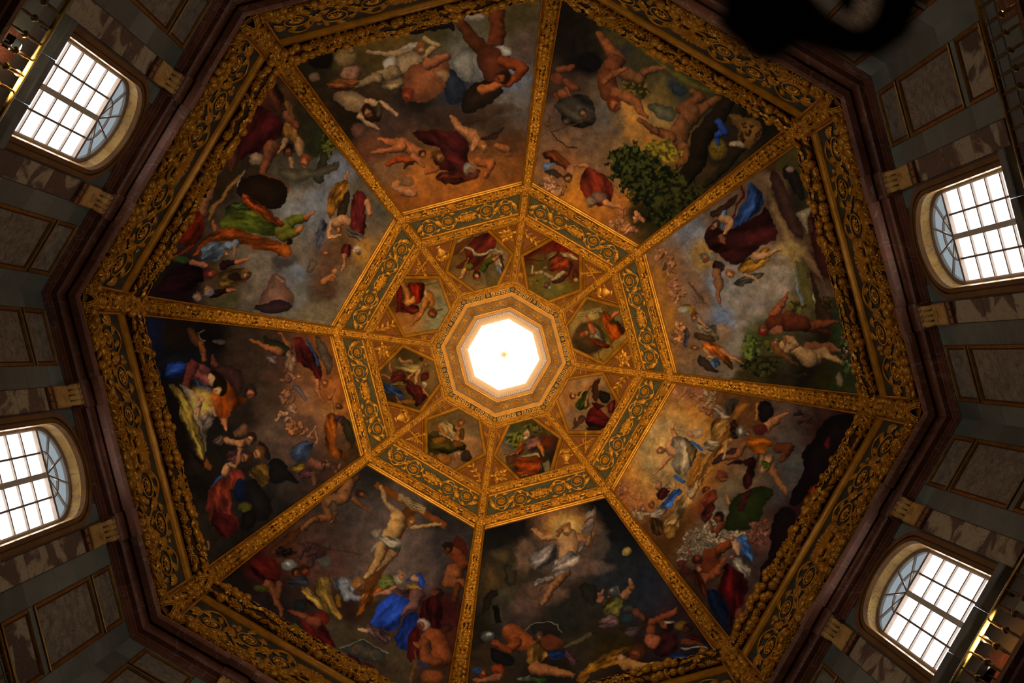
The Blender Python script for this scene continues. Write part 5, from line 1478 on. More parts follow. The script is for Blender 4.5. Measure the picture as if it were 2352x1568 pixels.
PAINT[2] = '''
A;1400,850,3.92
B;620,250,7a4c32 750,230,7a4a34 300,1050,7f4a2c 150,1050,7a4020 250,1200,8a5228 450,650,9a7034 550,550,96703c 400,850,98723a 700,420,a8681c 230,850,a8681c 1100,300,4a2e14 1250,400,4a2c14 1550,350,4a382e 1750,450,3a2c26 1650,650,423a34 1650,850,3a3a36 1600,1050,34302e 2150,450,150a0a 1900,500,28140f 2000,750,1a0b0b 2150,650,3a140c 1850,1050,4a190c 1750,1250,200d0a 1650,1450,1a0c0b 1100,1050,5a4a34 1000,1250,5f5646 950,1400,5f4f3c 1200,1250,1c1a0c 850,1250,4a1e12 900,900,5f3a1c 600,1500,3d2208 700,1350,4a2c0e 400,1450,4a2c10 1350,1500,4a3028
A;1450,1150,4.48
B;700,450,5f5444 1280,900,2c231d 1250,1100,261e19 600,850,2a1a10 1300,700,2a1f1a 900,1350,0f0d10
Z;0
A;1400,850,3.92
W;700,240,120,60,16,22;8a5c42
W;110,1080,60,110,14,20;8f5c3a
W;230,1120,60,60,8,20;94603c
G;520,735,400,460;b87420
G;520,735,330,390;9f7c46
E;520,740,250,300;9a7a48
L;590,605,24 568,520,16 575,480,10;a06c40
G;460,700,85,75;b8904c
L;560,690,62 605,745,60;9a6a42
L;540,780,26 470,865,18 380,935,9;a06c40
D;545,640 600,598 700,620 765,690 805,740 740,865 690,975 560,905 548,830 620,730;8d7a5c
D;700,700 760,690 805,740 745,860 700,800;5a4526
F;465,715,44,-.7,.3;a3703f;6a4420
N;740,650 825,702;2a4a78;30
N;585,960 665,1005;2a4a78;34
H;680,1035 800,760 872,760 760,1015 700,1075;8a5518
N;700,1040 830,770;5f380f;6
N;735,1030 855,775;5f380f;6
W;900,230,80,40,10,24;8a6c46
W;860,330,50,50,8,22;7a5636
D;890,335 980,298 1055,360 1105,425 1000,440 935,400;77644c
D;1030,258 1175,255 1130,375 1080,405 1050,330;4a3a2c
F;890,380,38,-.4,.3;7a4a28;6a3414
E;790,560,54,50;8f7450
N;760,520 830,540;6a5236;6
E;720,575,36,34;8a5a3c
D;900,480 980,420 1090,450 1080,560 1000,625 900,590;7a5624
D;835,650 940,598 995,660 972,745 870,710;8a7656
F;858,742,40,-.5,.5;8a6038;7f6a4c
P;1180,280 1312,300 1180,400 1092,560 950,760 800,1000 720,1130 650,1260 525,1568 560,1400 640,1200 800,950 900,800 1020,620 1100,400;6f4416
D;950,760 1090,560 1130,580 980,800 830,1040 730,1150 800,1000;7f5220
P;405,1010 440,985 478,1030 470,1080 415,1080;4a4226
E;435,1035,28,32;8a5c3a
D;415,1090 520,1045 545,1110 450,1190;3a1412
D;455,1235 520,1130 600,1060 665,1088 600,1155 560,1235 480,1255;2c4a84
W;540,1030,50,40,5,22;8f7048
D;490,1365 560,1280 620,1160 700,1108 768,1130 700,1235 640,1335 600,1450 515,1425;7f6236
L;740,1125,32 805,1005,10;8a6c48
F;710,1072,44,.1,-.5;80552f;94805c
D;345,1295 430,1228 538,1230 470,1335 375,1345;84735a
F;380,1212,44,.2,-.5;70421f;5a3018
D;335,1320 470,1340 505,1480 400,1505;4f3212
D;480,1400 620,1380 600,1480 520,1530;6a4a1e
W;280,1290,60,50,8,22;8f7a56
W;250,1240,60,24,6,18;94603a
D;890,1190 965,1200 890,1385 815,1355;3f160e
D;815,1165 900,1100 975,1075 965,1175 880,1255;5a2412
F;868,1085,44,.5,-.2;5f2c18;33180e
E;1010,950,55,52;4f2416
N;820,1152 1002,1000;7a4a16;11
N;1000,972 1185,968;6a4420;10
P;885,885 1060,700 1200,690 1110,800;2c1a18
D;1000,862 1180,800 1315,760 1322,950 1230,1095 1200,1000 1260,830;35100f
P;1330,285 1450,275 1482,400 1400,485 1330,430;120c0c
L;1330,300,10 1310,440,10;8a5520
L;1520,690,52 1625,690,42 1545,810,24;43200f
L;1450,880,50 1510,990,36 1590,1110,20;6a4426
L;1400,510,44 1480,460,36 1610,388,10;7f5230
E;1355,525,58,50;3c1610
L;1210,680,38 1140,772,30 1035,785,20;6a3e20
N;1030,812 1048,655;86704a;17
D;1310,765 1440,720 1495,800 1440,905 1380,935 1325,935;6a4c30
D;1360,800 1430,810 1440,880 1370,890;3c4a10
D;1215,645 1310,588 1400,575 1485,640 1420,735 1330,765 1238,700;84430c
T;1120,525,42,85;150b08;24130c
F;1235,575,34,.4,.3;7f5230;2a160c
E;1185,548,50,46;4f493c
E;1170,545,17,22;a39c88
W;1740,440,60,70,6,30;2e1d17
P;1720,720 1860,580 1950,420 2050,400 2285,430 2150,700 2000,820 2012,905 1780,1125 1700,1225 1608,1185 1750,900 1760,830;0d0808
D;1790,1070 1905,995 1885,1150 1815,1190;6a1f0c
P;1925,655 2005,555 1962,745;3a0f0c
P;2105,645 2205,555 2150,690;5a1e0c
D;1875,965 2025,880 1992,962 1900,1015;4a1a0c
D;1645,1455 1780,1245 1805,1300 1680,1485;3a120c
P;1520,1240 1620,1210 1700,1300 1600,1450 1480,1420;100909
W;960,1440,110,90,26,22;77684e
W;1130,1500,90,50,14,22;80705a
W;1340,1420,110,80,16,26;6a4432
P;1080,1200 1180,1100 1300,1048 1400,1035 1490,1080 1400,1200 1385,1320 1250,1445 1120,1445 995,1435 1060,1330;1a2009
D;1180,1120 1285,1048 1240,1205 1150,1310;2a100c
L;1080,1200,18 1060,1130,12;7a5636
L;1020,1370,26 940,1495,20 912,1365,10;4a2412
F;985,1325,56,-.3,.7;4f2714;140b08
D;1130,1520 1230,1490 1270,1560 1180,1568;2c4a78
A;1450,1150,4.48
W;700,400,170,110,34,20;6f604a
W;560,560,85,85,14,22;6f604e
W;900,400,110,60,14,24;77664e
W;1290,330,90,130,16,26;5f3a2a
D;1005,370 1110,375 1205,430 1268,560 1255,650 1160,560 1050,470;2c4a78
L;1060,430,48 1110,540,22;8a6a50
F;1030,390,30,-.3,-.2;94684a;5a3c28
D;1035,600 1120,555 1205,620 1225,740 1190,810 1110,722 1025,690;77705e
F;1035,565,28,-.5,.1;8a5a40;5a3420
P;1430,250 1520,95 1640,75 1700,300 1560,500 1420,800 1355,970 1308,740 1420,560;0f0808
D;1600,420 1660,250 1700,300 1640,440;4a180c
E;530,645,44,38;3a1a10
E;560,725,54,46;33160e
N;472,612 535,475;6a4a24;9
L;580,470,14 600,560,18;5f3420
L;820,565,92 905,500,52 1005,452,38;54260f
E;815,665,115,95;48200f
F;680,600,66,.1,-.7;5f2d17;2a0f08
D;955,610 1040,700 1150,770 1205,850 1185,1000 1100,1125 1000,1345 900,1100 875,900 930,780;3c0909
D;765,920 875,915 1005,1060 1015,1200 980,1335 880,1205 795,1050;0c1324
L;760,800,62 880,742,42 955,595,20;5f3018
D;605,765 660,705 722,740 765,880 785,1005 700,935 650,825;3c1608
E;695,708,32,26;80502f
L;1110,1130,32 1098,1210,28 1170,1258,12;4a2418
L;1090,1290,30 1112,1395,24;2e1812
'''
PAINT[1] = '''
A;1480,350,3.92
B;450,800,6a6a70 700,1200,6a675f 1000,1400,6f645a 1200,1200,776a5a 600,1100,63666e 400,700,5f6066 200,1000,75502c 150,1100,85561f 400,1150,6f5238 500,1350,6a4f3a 700,1480,5c6478 850,1450,6f6458 1150,900,6b5a42 1300,900,7a6336 1200,700,54402f 1100,250,5f4a34 1250,450,2c1b14 1150,150,33210f 1300,120,2f2a10 1350,650,2a1a14 1450,300,1f220f 1400,430,1f1a0e 1550,700,2e1810 1600,950,26120d 1650,1080,2a140e 1600,1250,3a2c22 1450,1150,4a4220 1550,1350,2a1f10 1700,1300,1e2410 1750,1450,1d2011 1500,500,1d1a10 600,620,54402f 950,280,54402c
A;1480,560,4.356
B;900,600,746a5f 1100,700,72685a 1300,350,786c5c 700,450,6a6e78 760,700,5a6a88 950,1000,6a6258 900,1250,6b5a48 250,800,8a5a20 200,500,845623 350,1100,7a5228 450,1000,5f452c 600,1250,5f4c38 750,900,6f553c 1000,1330,2a220c 1200,1300,1c150a 1600,1300,14100a 1800,1330,1f1c08 1950,1400,22260c 2050,1300,1a2010 2000,900,1f2810 1800,950,161008 1600,600,5a4a26 1750,600,21160c 1850,500,4a3a2a 1250,950,2e2c10 1100,1000,3a3a18 1050,1180,25200c 150,150,6a4a2c
Z;0
A;1480,350,3.92
P;1090,200 1150,400 1250,560 1340,740 1500,900 1560,1050 1645,1260 1560,1100 1400,960 1250,860 1200,700 1130,480;6a5232
C;1310,880,160,95;7a6436
C;1180,960,140,70;5f5242
P;1125,130 1220,200 1320,420 1390,600 1450,800 1330,740 1220,520 1150,330;2e1c15
G;540,930,125,140;80602c
P;580,560 680,480 855,355 835,430 740,525 640,605;2a180e
N;880,300 890,380 830,480 800,600;3a0c0c;16
D;820,560 900,470 920,350 960,255 1010,300 1085,400 1080,465 1000,560 860,685 788,665;243a66
D;665,560 720,508 745,560 725,640 690,695;4a607e
D;528,800 590,615 700,700 800,680 1000,580 1112,475 1152,620 1215,765 1080,820 960,905 860,1015 740,965 600,875;2c0f0d
L;700,600,42 792,620,28 725,735,14;8a6440
F;640,660,46,-.5,.5;8a6440;33190c
L;690,760,26 725,830,14;6a3c24
D;610,980 680,970 745,1030 690,1085 630,1060;33201c
L;660,1080,38 680,1200,34 665,1300,22 680,1390,8;6a4428
E;605,940,50,44;645a4a
F;545,945,54,.3,.6;7a4a2c;4f493c
D;815,1045 900,968 980,930 1100,828 1155,880 1130,985 1000,1065 900,1092;7a5216
L;1000,940,46 1110,910,30 1222,888,10;8a6440
D;785,1175 880,1100 1095,1072 1080,1115 900,1192 830,1212;45402f
L;900,1100,24 980,1120,18 1025,1178,8;8a6848
F;768,1085,44,.1,.6;8a5f3a;5f3818
P;1485,560 1560,515 1625,640 1665,820 1705,1050 1690,1135 1600,1135 1540,980 1498,780;2a120c
T;1540,650,62,95;1c0c08;2e150d
P;1345,545 1420,518 1515,455 1492,530 1460,620 1475,750 1438,700 1408,600;75684e
P;1238,130 1335,108 1425,250 1445,435 1380,402 1300,250 1238,222;15100c
E;1310,150,42,26;5a4a3a
N;1330,1050 1430,1390;4f6a80;16
W;1445,1120,20,60,5,16;3a2412
E;1522,1330,18,62;77705c
A;1480,560,4.356
H;1500,165 1600,190 1660,420 1710,650 1620,650 1560,420;45401c
P;1640,250 1690,300 1780,600 1905,725 1800,905 1720,765 1700,500;2a1a0c
W;150,90,50,60,7,26;94603a
W;260,220,40,90,8,28;94623c
W;290,390,40,60,6,28;8a5a3c
W;330,520,40,50,5,28;94643c
P;170,280 215,150 235,240 200,290;4a3318
D;395,600 480,615 555,705 480,710 405,665;7a5a14
E;390,665,52,40;7a7260
P;430,330 560,520 705,695 640,625 500,480;473222
P;650,795 740,820 765,985 690,905;4a3a26
D;515,800 600,785 705,850 755,965 650,905 540,865;75654a
L;560,760,18 625,835,12;9a6a40
F;490,740,42,.2,.6;94623a;5a3014
D;390,820 430,830 440,1030 400,1010;3a3238
W;350,830,40,60,6,28;9a6438
W;340,960,40,50,5,28;9a6436
C;420,1150,120,110;6a4c30
C;800,860,110,90;6f563e
P;465,915 560,885 725,940 700,975 560,965;3f2a16
P;515,1130 570,1108 680,1200 758,1318 640,1275 560,1215;2a1f16
D;655,1185 740,1125 775,1215 720,1255;4a5a78
D;545,995 650,965 780,1008 845,1100 885,1225 860,1275 760,1155 680,1095 590,1095;85420f
L;780,1060,28 880,1130,22 990,1195,10;8f5a30
L;600,1050,26 650,1135,20 685,1140,12;8f6038
F;500,1030,38,.5,.3;8f5a30;5a3014
T;1520,640,105,62;332f10;454018
T;1080,1060,105,130;343a16;424a1c
T;1150,1230,180,110;1a1808;2a2710
T;1260,1010,60,60;2a280e;3a3814
N;1130,1130 1360,1132;241a0e;26
N;1380,1330 1620,1300;20160c;24
L;1290,720,52 1390,610,38 1420,520,24 1440,475,14;6a3a20
L;1700,850,46 1865,905,14;33180c
L;1600,820,72 1750,812,46 1940,775,14;4f2812
L;1300,785,82 1450,775,96 1590,795,88;48200f
E;1320,870,62,42;6f4228
F;1195,870,62,.1,-.6;744128;4a130c
P;1240,960 1310,955 1400,1100 1570,1230 1400,1155 1280,1065;5f3a18
L;1640,1040,50 1850,1040,36 2010,1070,14;5a3820
L;1680,1145,82 1810,1092,50 1930,1170,32 2065,1225,14;80603a
L;1410,1020,56 1520,1065,60 1650,1150,88;8a6a42
L;1430,950,36 1522,1000,34 1430,1075,24;86653e
F;1312,990,42,.3,-.5;86653f;6a4420
L;1400,930,16 1420,1010,10;6a3c24
T;1830,600,60,80;241a0c;33240f
T;2010,1000,62,260;1a2410;2a3418
W;2010,950,50,250,10,12;6a2a20
W;2030,1020,40,200,8,8;8a8a7a
E;1955,1345,34,72;5a4a38
'''
PAINT['s7'] = '''
A;860,520,7.84
B;1500,1000,6f5226 1600,700,66481f 1400,650,5f4018 2100,950,5f4a24 2200,650,8a5c30 2250,850,6a5f50 1500,330,4a2c10 2250,350,6a4a1a 1900,1100,7a5626 1600,200,6a3c10
Z;0
H;1960,800 2100,480 2260,560 2300,1000 2030,1095;5a4722
D;2110,470 2330,520 2350,760 2260,930 2150,700;8f6f4a
D;2150,700 2340,740 2260,930;6a6660
H;1450,310 1780,130 1810,200 1560,500 1370,550;55300f
N;1450,285 1790,120;8a6a30;44
N;1575,475 1850,160;8a6226;18
N;1500,480 1700,230;3a1c08;8
N;1450,500 1640,250;3a1c08;8
D;1690,320 1860,125 2160,120 2200,300 2110,410 2000,570 1930,770 1750,830 1650,640 1640,440;571c0e
L;1650,400,20 1750,420,30 1830,500,28 1930,522,24 2080,440,30 2180,400,32 2310,490,26;8f7c52
L;1930,770,58 2030,650,60 2150,580,58;3f3c0c
L;1720,720,70 1640,720,52;55480f
L;1610,780,46 1570,900,30 1515,930,12;b07436
P;1430,770 1600,600 1690,520 1650,620 1530,790;4a1c0a
L;1640,640,14 1690,550,14;9a5f1c
F;1830,890,86,.1,.5;a06430;2a1608
L;2160,590,44 2240,540,14;9a5426
'''
PAINT['s6'] = '''
A;860,520,7.84
B;800,1000,5a3c12 1150,1200,6f6440 1250,1450,756a48 400,1350,4a2c0a 1000,1100,7a6438 300,1480,5a3a10
A;750,400,2.613
B;650,930,7a7048 450,880,9a5c20 480,950,a06824 700,740,706438
Z;0
A;860,520,7.84
N;920,1050 1060,990 1180,980;4a3414;22
D;610,1005 880,1005 935,1120 850,1340 700,1400 620,1250 595,1100;7a1a06
D;330,1300 450,1120 430,1270;7a1a06
D;450,1395 600,1400 770,1395 810,1570 480,1580;4a1408
L;510,1035,42 570,1140,40 595,1320,46 570,1395,40;9a5a20
L;610,1395,56 690,1310,48;a8682a
P;875,1200 960,1125 1095,1250 1105,1395 1000,1480 875,1405;985818
E;925,1225,32,105;9a7a42
A;750,400,2.613
P;415,690 440,650 460,700 450,830 420,830;5a120a
L;600,760,24 560,840,14 512,905,7;9a5a22
F;640,830,30,-.1,.7;84481a;5f2608
N;650,815 705,805;4a3a14;6
'''
PAINT['s0'] = '''
A;1160,530,5.227
B;300,280,3f100a 250,330,3a0e08 650,150,5f1206 700,200,6a1a08 330,420,5a2c0a 300,560,5a4414 400,640,5f521a 600,720,5c5220 800,650,5f4e10 850,550,4a2808 830,430,5a260c 450,430,4a3c10 700,620,6a5a22
Z;0
W;700,190,140,60,14,8;3f0c05
P;780,540 850,425 892,520 840,605;4a1e08
E;840,592,26,24;8a6c3a
N;215,370 460,370;2a1408;12
D;475,300 560,238 632,250 632,320 520,395 468,360;6a4c26
D;645,258 760,268 875,330 862,395 760,332 668,312;84683a
P;740,380 825,375 765,525 700,605 600,645 525,615 680,520;3a1a0e
D;555,385 640,300 745,318 785,400 720,475 600,515 528,492;84300e
N;520,602 620,562 735,500;7a2410;28
L;545,560,30 460,500,26 350,512,16;8a7040
L;560,590,20 705,508,20;907a4c
L;350,512,16 310,530,14;8a5426
N;325,510 332,440;9a8a60;26
E;500,450,36,16;6f5230
F;490,650,44,-.2,.6;6a3c1c;4a3a2a
E;520,682,22,16;8a7a5a
T;330,610,60,40;6a4a18;5a4414
'''
PAINT['s1'] = '''
A;1160,530,5.227
B;900,1050,7a5a26 830,1100,85672e 780,1150,84622a 1050,880,5a4214 1300,950,55401a 1380,1100,5a4a26 900,1400,4a3012 1000,1430,46300f 1250,1480,84601f 1400,1350,84601f 1150,1500,8a6a2c
Z;0
E;1010,1290,200,185;3f2a10
N;1115,1450 1150,1560;5a4010;16
N;1280,1360 1310,1450;5a4010;14
H;865,985 1155,932 1165,990 1100,1065 960,1115 880,1035;957a3c
N;900,1010 1010,985;4a3818;6
N;905,1035 1010,1010;4a3818;6
N;1040,980 1140,960;4a3818;6
N;1045,1005 1130,985;4a3818;6
D;945,1300 1100,1325 1275,1358 1255,1408 1120,1375;6a2006
D;1115,1010 1220,965 1290,1055 1400,1108 1445,1200 1340,1335 1240,1335 1180,1180 1115,1110;8a3806
L;1130,1000,16 1170,1180,16 1275,1345,18;4a4410
D;1060,1155 1110,1198 1205,1312 1070,1295 1005,1305;7a6a50
L;1060,1225,32 1010,1100,24 985,1028,14;9a5020
E;980,1232,36,32;7a5a30
F;930,1245,46,-.3,.4;8a4a22;8a3208
L;1290,1030,26 1340,970,18;9a4f20
E;1300,1090,44,28;2a2408
'''
PAINT['s5'] = '''
A;860,720,4.127
B;250,350,3a2a10 350,380,46340f 560,450,6a4c20 580,640,6a4a20 540,760,5f4018 120,520,4a3818 180,450,523c18 450,850,4a300f 150,800,2a1c10
Z;0
P;395,425 450,398 468,440 430,455;4a1408
P;465,560 520,558 532,590 490,645 435,645;4a1a0a
L;240,430,10 260,455,12 350,455,20;8a5a2a
D;175,492 330,465 445,445 465,520 430,605 330,575 240,535;94773c
L;425,555,26 390,665,12;a06c34
F;490,485,36,.5,.2;94602a;6a3c14
L;145,465,12 165,535,18;8a4a22
L;75,575,10 165,600,16;8a4a22
D;145,605 200,528 292,540 312,620 260,685 165,645;45170c
D;70,655 200,668 240,740 295,805 160,775 95,745;23324f
D;155,650 272,638 282,682 180,685;85621a
D;285,640 340,618 430,698 495,780 472,855 400,895 380,815 288,742;3f120c
L;330,612,16 375,555,7;9a4f20
H;218,832 382,808 388,842 220,864;7a4a16
L;208,788,7 255,865,7;7a4a18
F;468,682,36,-.5,.3;94623a;a8946a
L;460,730,14 490,785,10;a0602a
'''
PAINT['s4'] = '''
A;860,720,4.127
B;600,970,5f4418 750,960,5a4420 900,980,5a421c 950,1100,5f4a2a 560,1060,6a4c1c 950,1300,7a5530 900,1250,8a6034 530,1200,3a2c0a 1000,1320,8a5a28
Z;0
P;500,1125 620,1120 600,1200 500,1260;4a3a10
D;498,1130 560,1148 680,1168 760,1208 885,1228 872,1315 760,1285 720,1335 560,1335 498,1292;3f300a
E;620,1200,66,30;6a400f
E;800,1240,60,22;5f3a0f
D;595,1062 690,1005 765,1040 795,1140 740,1195 680,1142;9a7c44
P;800,1090 860,1090 865,1200 830,1200;46300f
L;620,1080,27 650,1132,22 685,1152,10;94581f
N;615,1128 745,1212;9a7c48;11
L;800,1195,26 802,1100,22 780,1078,16;94581f
F;825,1035,44,-.3,.4;a06426;5a3210
E;640,1385,84,60;7a4816
L;580,1400,30 540,1330,20;7a4816
E;872,1352,48,52;2c1e0f
D;745,1312 835,1298 812,1345;8a7048
L;770,1340,20 805,1408,10;a06030
'''
PAINT['s3'] = '''
A;1130,820,5.406
B;120,1000,2f3a4a 130,1150,6a5638 100,1230,7a5220 250,930,3a3812 300,1000,504a14 500,870,3a3010 650,900,453610 750,1050,33200e 700,1100,3a1c0c 740,1250,1f150c 150,1330,5a3c14 260,1400,3a280c 600,1400,1c140a 680,1420,3a2c14
Z;0
T;270,1000,120,95;3f3c10;5a5418
T;520,880,150,66;332c0d;4a4014
E;690,1045,105,92;4a1e0a
P;175,1235 240,1178 335,1230 270,1315 198,1335;4a3018
N;185,1200 135,1195;3a2410;9
D;395,1062 490,1000 540,965 645,1040 600,1095 560,1135 440,1185;7a4a38
D;345,1052 405,1038 402,1130 425,1170 310,1215 222,1205 320,1150;7a3208
L;590,1080,36 640,1160,30 655,1225,16;94541c
D;265,1305 300,1240 440,1240 560,1210 665,1270 600,1365 560,1445 420,1475 285,1445;84330a
P;335,1232 490,1178 582,1168 625,1252 540,1215 430,1225;9a8456
H;640,1322 722,1298 722,1422 650,1432;6a5a34
N;600,1410 610,1350 650,1320;5a5648;7
F;430,962,56,-.1,.2;8a5026;94805a
E;422,1006,28,22;a08c60
L;365,1480,14 430,1480,16;8a4c1c
L;240,1210,18 280,1190,18;94541c
'''
PAINT['s2'] = '''
A;1130,820,5.406
B;950,450,9a622a 880,550,9a6830 1000,700,7a5838 900,800,7f5a34 1200,330,9a6c38 1350,300,8a6638 1480,500,6a4c2a 1100,850,7a5c3a 1550,600,6a3c14 1020,900,8a5c2a
Z;0
P;985,895 1055,765 1130,718 1155,800 1040,890;4a2a14
L;1010,760,12 1030,820,18;4a2a14
D;1435,585 1530,495 1545,620 1460,705;5f1c14
P;1295,445 1370,418 1465,460 1452,565 1350,565;1a160c
D;1155,725 1220,638 1330,618 1445,720 1485,800 1390,885 1200,875 1135,800;4f100c
P;1160,850 1395,880 1300,915 1155,912;1f1408
D;1035,565 1130,458 1192,375 1225,440 1180,540 1205,625 1120,668 1035,615;30340c
D;1240,560 1425,600 1350,645 1255,625;4f100c
L;1190,400,26 1240,330,24 1295,265,14;8a5428
H;1248,342 1332,248 1328,420 1290,565 1248,525;33190a
L;1150,605,22 1180,530,18 1205,465,10;8a5226
F;1010,475,50,.3,-.5;9a6632;4a2410
L;1080,450,18 1110,420,8;4a2410
'''
# irradiance reaching the vault, measured on bare plaster: turns the colours seen into pigments
ER = np.array([150, 180, 240, 300, 390, 439, 493, 547, 601, 655, 709, 736, 763, 800])
EE = np.array([[1.12, .90, .64], [1.11, .895, .634], [1.08, .87, .615], [1.05, .84, .59], [.985, .79, .56], [.946, .761, .541], [.863, .697, .497], [.755, .609, .437], [.612, .494, .357], [.449, .361, .264], [.305, .243, .183], [.259, .205, .156], [.225, .18, .138], [.21, .17, .13]])
EE = EE * np.array([np.interp(ER, [600, 800], [.95, .97]), np.interp(ER, [600, 800], [.89, .95]), np.interp(ER, [600, 800], [.77, .90])]).T
def pigment(C, rho):
    C = C * np.array([.95, .85, .73])
    lin = np.where(C <= .04045, C / 12.92, ((np.clip(C, 0, 1) + .055) / 1.055) ** 2.4)
    e = np.stack([np.interp(rho, ER, EE[:, j]) for j in range(3)], 1)
    return np.clip(PGAIN * lin / e, .002, .88) if PGAIN > 0 else np.full(C.shape, .1)
def paint_field(key, k, r0, r1, nr, nc, half, h):
    pts, rho = paint_grid(k, r0, r1, nr, nc, half, h)
    c, s_ = math.cos(sec_ang(k)), math.sin(sec_ang(k)); Wd = np.stack([pts[:, 0] * c - pts[:, 1] * s_, pts[:, 0] * s_ + pts[:, 1] * c, pts[:, 2]], 1)
    P = Painter(proj(Wd)); P.go(PAINT[key])
    n1 = fbm(P.X0, P.Y0, 14, 4); n2 = fbm(P.X0 + 77, P.Y0 + 31, 3.6, 2)
    P.C *= (.66 + .46 * n1 + .22 * n2)[:, None] * (1 + .10 * (fbm(P.X0 + 400, P.Y0, 9, 3) - .5)[:, None] * np.array([1.2, 0, -1.4]))
    return pts, pigment(np.clip(P.C, 0, 1), rho)
FH = lambda r: web(r)[0] * T225 - 0.9 * rib_w(r) / C225
FLAB = ['large fresco of two nude figures beside a dark leafy tree and a leopard', 'large fresco with a pale blue sky, a dark-robed elder and a nude couple', 'large fresco with a golden halo, a crowd and an armoured angel',
        'large fresco of a white-cloaked figure rising into a dark night sky with a moon', 'large fresco with a wooden cross and a woman in a bright blue robe', 'large dark fresco with a glowing child on straw and angels below',
        'large fresco with a kneeling figure in green and orange before grey sky', 'large fresco with a red-robed figure in orange clouds and a striding dark man']
NR, NC = 250, 300
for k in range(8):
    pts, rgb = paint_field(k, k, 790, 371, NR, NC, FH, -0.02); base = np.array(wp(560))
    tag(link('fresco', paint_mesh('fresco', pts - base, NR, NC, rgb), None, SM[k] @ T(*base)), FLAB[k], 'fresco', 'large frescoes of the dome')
SLAB = ['six-sided painting of a man in a red tunic over a green field', 'six-sided painting of a seated orange-robed man holding a stone tablet', 'six-sided painting of a figure with green bodice and crimson skirt holding a board',
        'six-sided painting of a white-bearded man in mauve beside an ox', 'six-sided painting of a white-shirted man resting his chin on his hand', 'six-sided painting of a winged figure in white visiting a brown-robed elder',
        'six-sided painting of a red-draped man pointing with outstretched arm', 'six-sided painting of a figure in purple with a harp and white ribbon']
for k in range(8):
    pts, rgb = paint_field('s%d' % k, k, 286, 158, 110, 130, lambda r: hexw(r) / r * web(r)[0], -0.04); base = np.array(wp(220))
    t = tag(empty('ceiling_painting', SM[k] @ T(*base)), SLAB[k], 'painting', 'six-sided paintings of the upper tier')
    link('canvas', paint_mesh('canvas', pts - base, 110, 130, rgb), t)
    for i in (1, 2, 4, 5): link('frame_edge', HEXE[i], t, T(*(-base)))
# ------------------------------------------------------------------ consoles under the cornice
def console_meshes():
    sh = MB().bevbox(13.74, 14.01, -0.355, 0.355, 33.30 + ZC, 34.28 + ZC, 0.04)
    sh.tube([(13.73, 0.16 * math.cos(q * .5236), 33.98 + ZC + 0.16 * math.sin(q * .5236)) for q in range(2, 11)], 0.022, 5)
    sh.tube([(13.73, 0.09 * math.cos(q * .5236), 33.98 + ZC + 0.09 * math.sin(q * .5236)) for q in range(2, 11)], 0.018, 5)
    lo = []
    for i in range(4):
        y = (i - 1.5) * 0.175
        lo.append(MB().tube([(13.78, y, 34.20 + ZC), (13.66, y, 34.32 + ZC), (13.57, y, 34.48 + ZC), (13.56, y, 34.62 + ZC), (13.62, y, 34.74 + ZC)], [0.06, 0.085, 0.095, 0.095, 0.08], 8).mesh('fluted_lobe', YELL, True))
    cp_ = MB().bevbox(13.50, 14.0, -0.42, 0.42, 34.70 + ZC, 34.86 + ZC, 0.02)
    rd = [MB().bevbox(13.82, 14.01, -0.355 + i * 0.24, -0.355 + i * 0.24 + 0.225, 33.05 + ZC, 33.27 + ZC, 0.02).mesh('red_block', REDM) for i in range(3)]
    fan = MB().prism([(-0.36, 0), (0.36, 0), (0.5, 0.0), (-0.5, 0.0)], 0, 0.01)
    return sh.mesh('shaft', YELL), lo, cp_.mesh('cap', PORP), rd
CSH, CLO, CCP, CRD = console_meshes()
NEAR = {0: 'under the cornice at upper right', 1: 'flanking the upper right window', 2: 'flanking the lower right window', 3: 'under the cornice at bottom right', 4: 'under the cornice at bottom left', 5: 'flanking the lower left window', 6: 'flanking the upper left window', 7: 'under the cornice at upper left'}
for k in range(8):
    for s in (1, -1):
        M0 = SM[k] @ T(13.9, s * 2.26, 33.05 + ZC); off = T(-13.9, 0, -33.05 - ZC)
        t = tag(empty('console_bracket', M0), 'fluted yellow marble console, %s one of the pair %s' % ('clockwise' if s > 0 else 'anticlockwise', NEAR[k]), 'bracket', 'marble consoles under the cornice')
        link('shaft', CSH, t, off); link('cap', CCP, t, off)
        for m_ in CLO: link('fluted_lobe', m_, t, off)
        for m_ in CRD: link('red_block', m_, t, off)
# ------------------------------------------------------------------ gallery rails
RZ0, RZ1, RAA = 23.68, 25.43, 13.2
hw = RAA * T225
RAIL = MB().tube([(RAA, -hw + 0.02, RZ1 + ZC), (RAA, hw - 0.02, RZ1 + ZC)], 0.065, 10).mesh('rail', BRASS, True)
FOOT = MB().box(RAA - 0.05, RAA + 0.05, -hw, hw, RZ0 + ZC, RZ0 + 0.09 + ZC).mesh('foot_rail', BALU)
BAL = MB().lathe([(0.03, 0.09), (0.032, 0.2), (0.045, 0.34), (0.034, 0.5), (0.03, 0.60), (0.03, 0.68), (0.035, 0.75), (0.05, 0.95), (0.034, 1.1), (0.026, 1.26)], 8).mesh('baluster', BALU, True)
KNO = MB().lathe([(0.03, 0.58), (0.085, 0.61), (0.10, 0.645), (0.085, 0.68), (0.03, 0.71)], 8, None, 0.14).mesh('knop', BRASS)
CLM = MB().lathe([(0.0, -0.16), (0.075, -0.15), (0.085, 0.0), (0.05, 0.05), (0.0, 0.05)], 8).mesh('clamp', BLACK, True)
RW = {1: 'crossing the right edge by the upper right window', 2: 'at the lower right corner beside the lower right window', 5: 'at the lower left corner below the left window', 6: 'at the upper left corner beside the upper left window'}
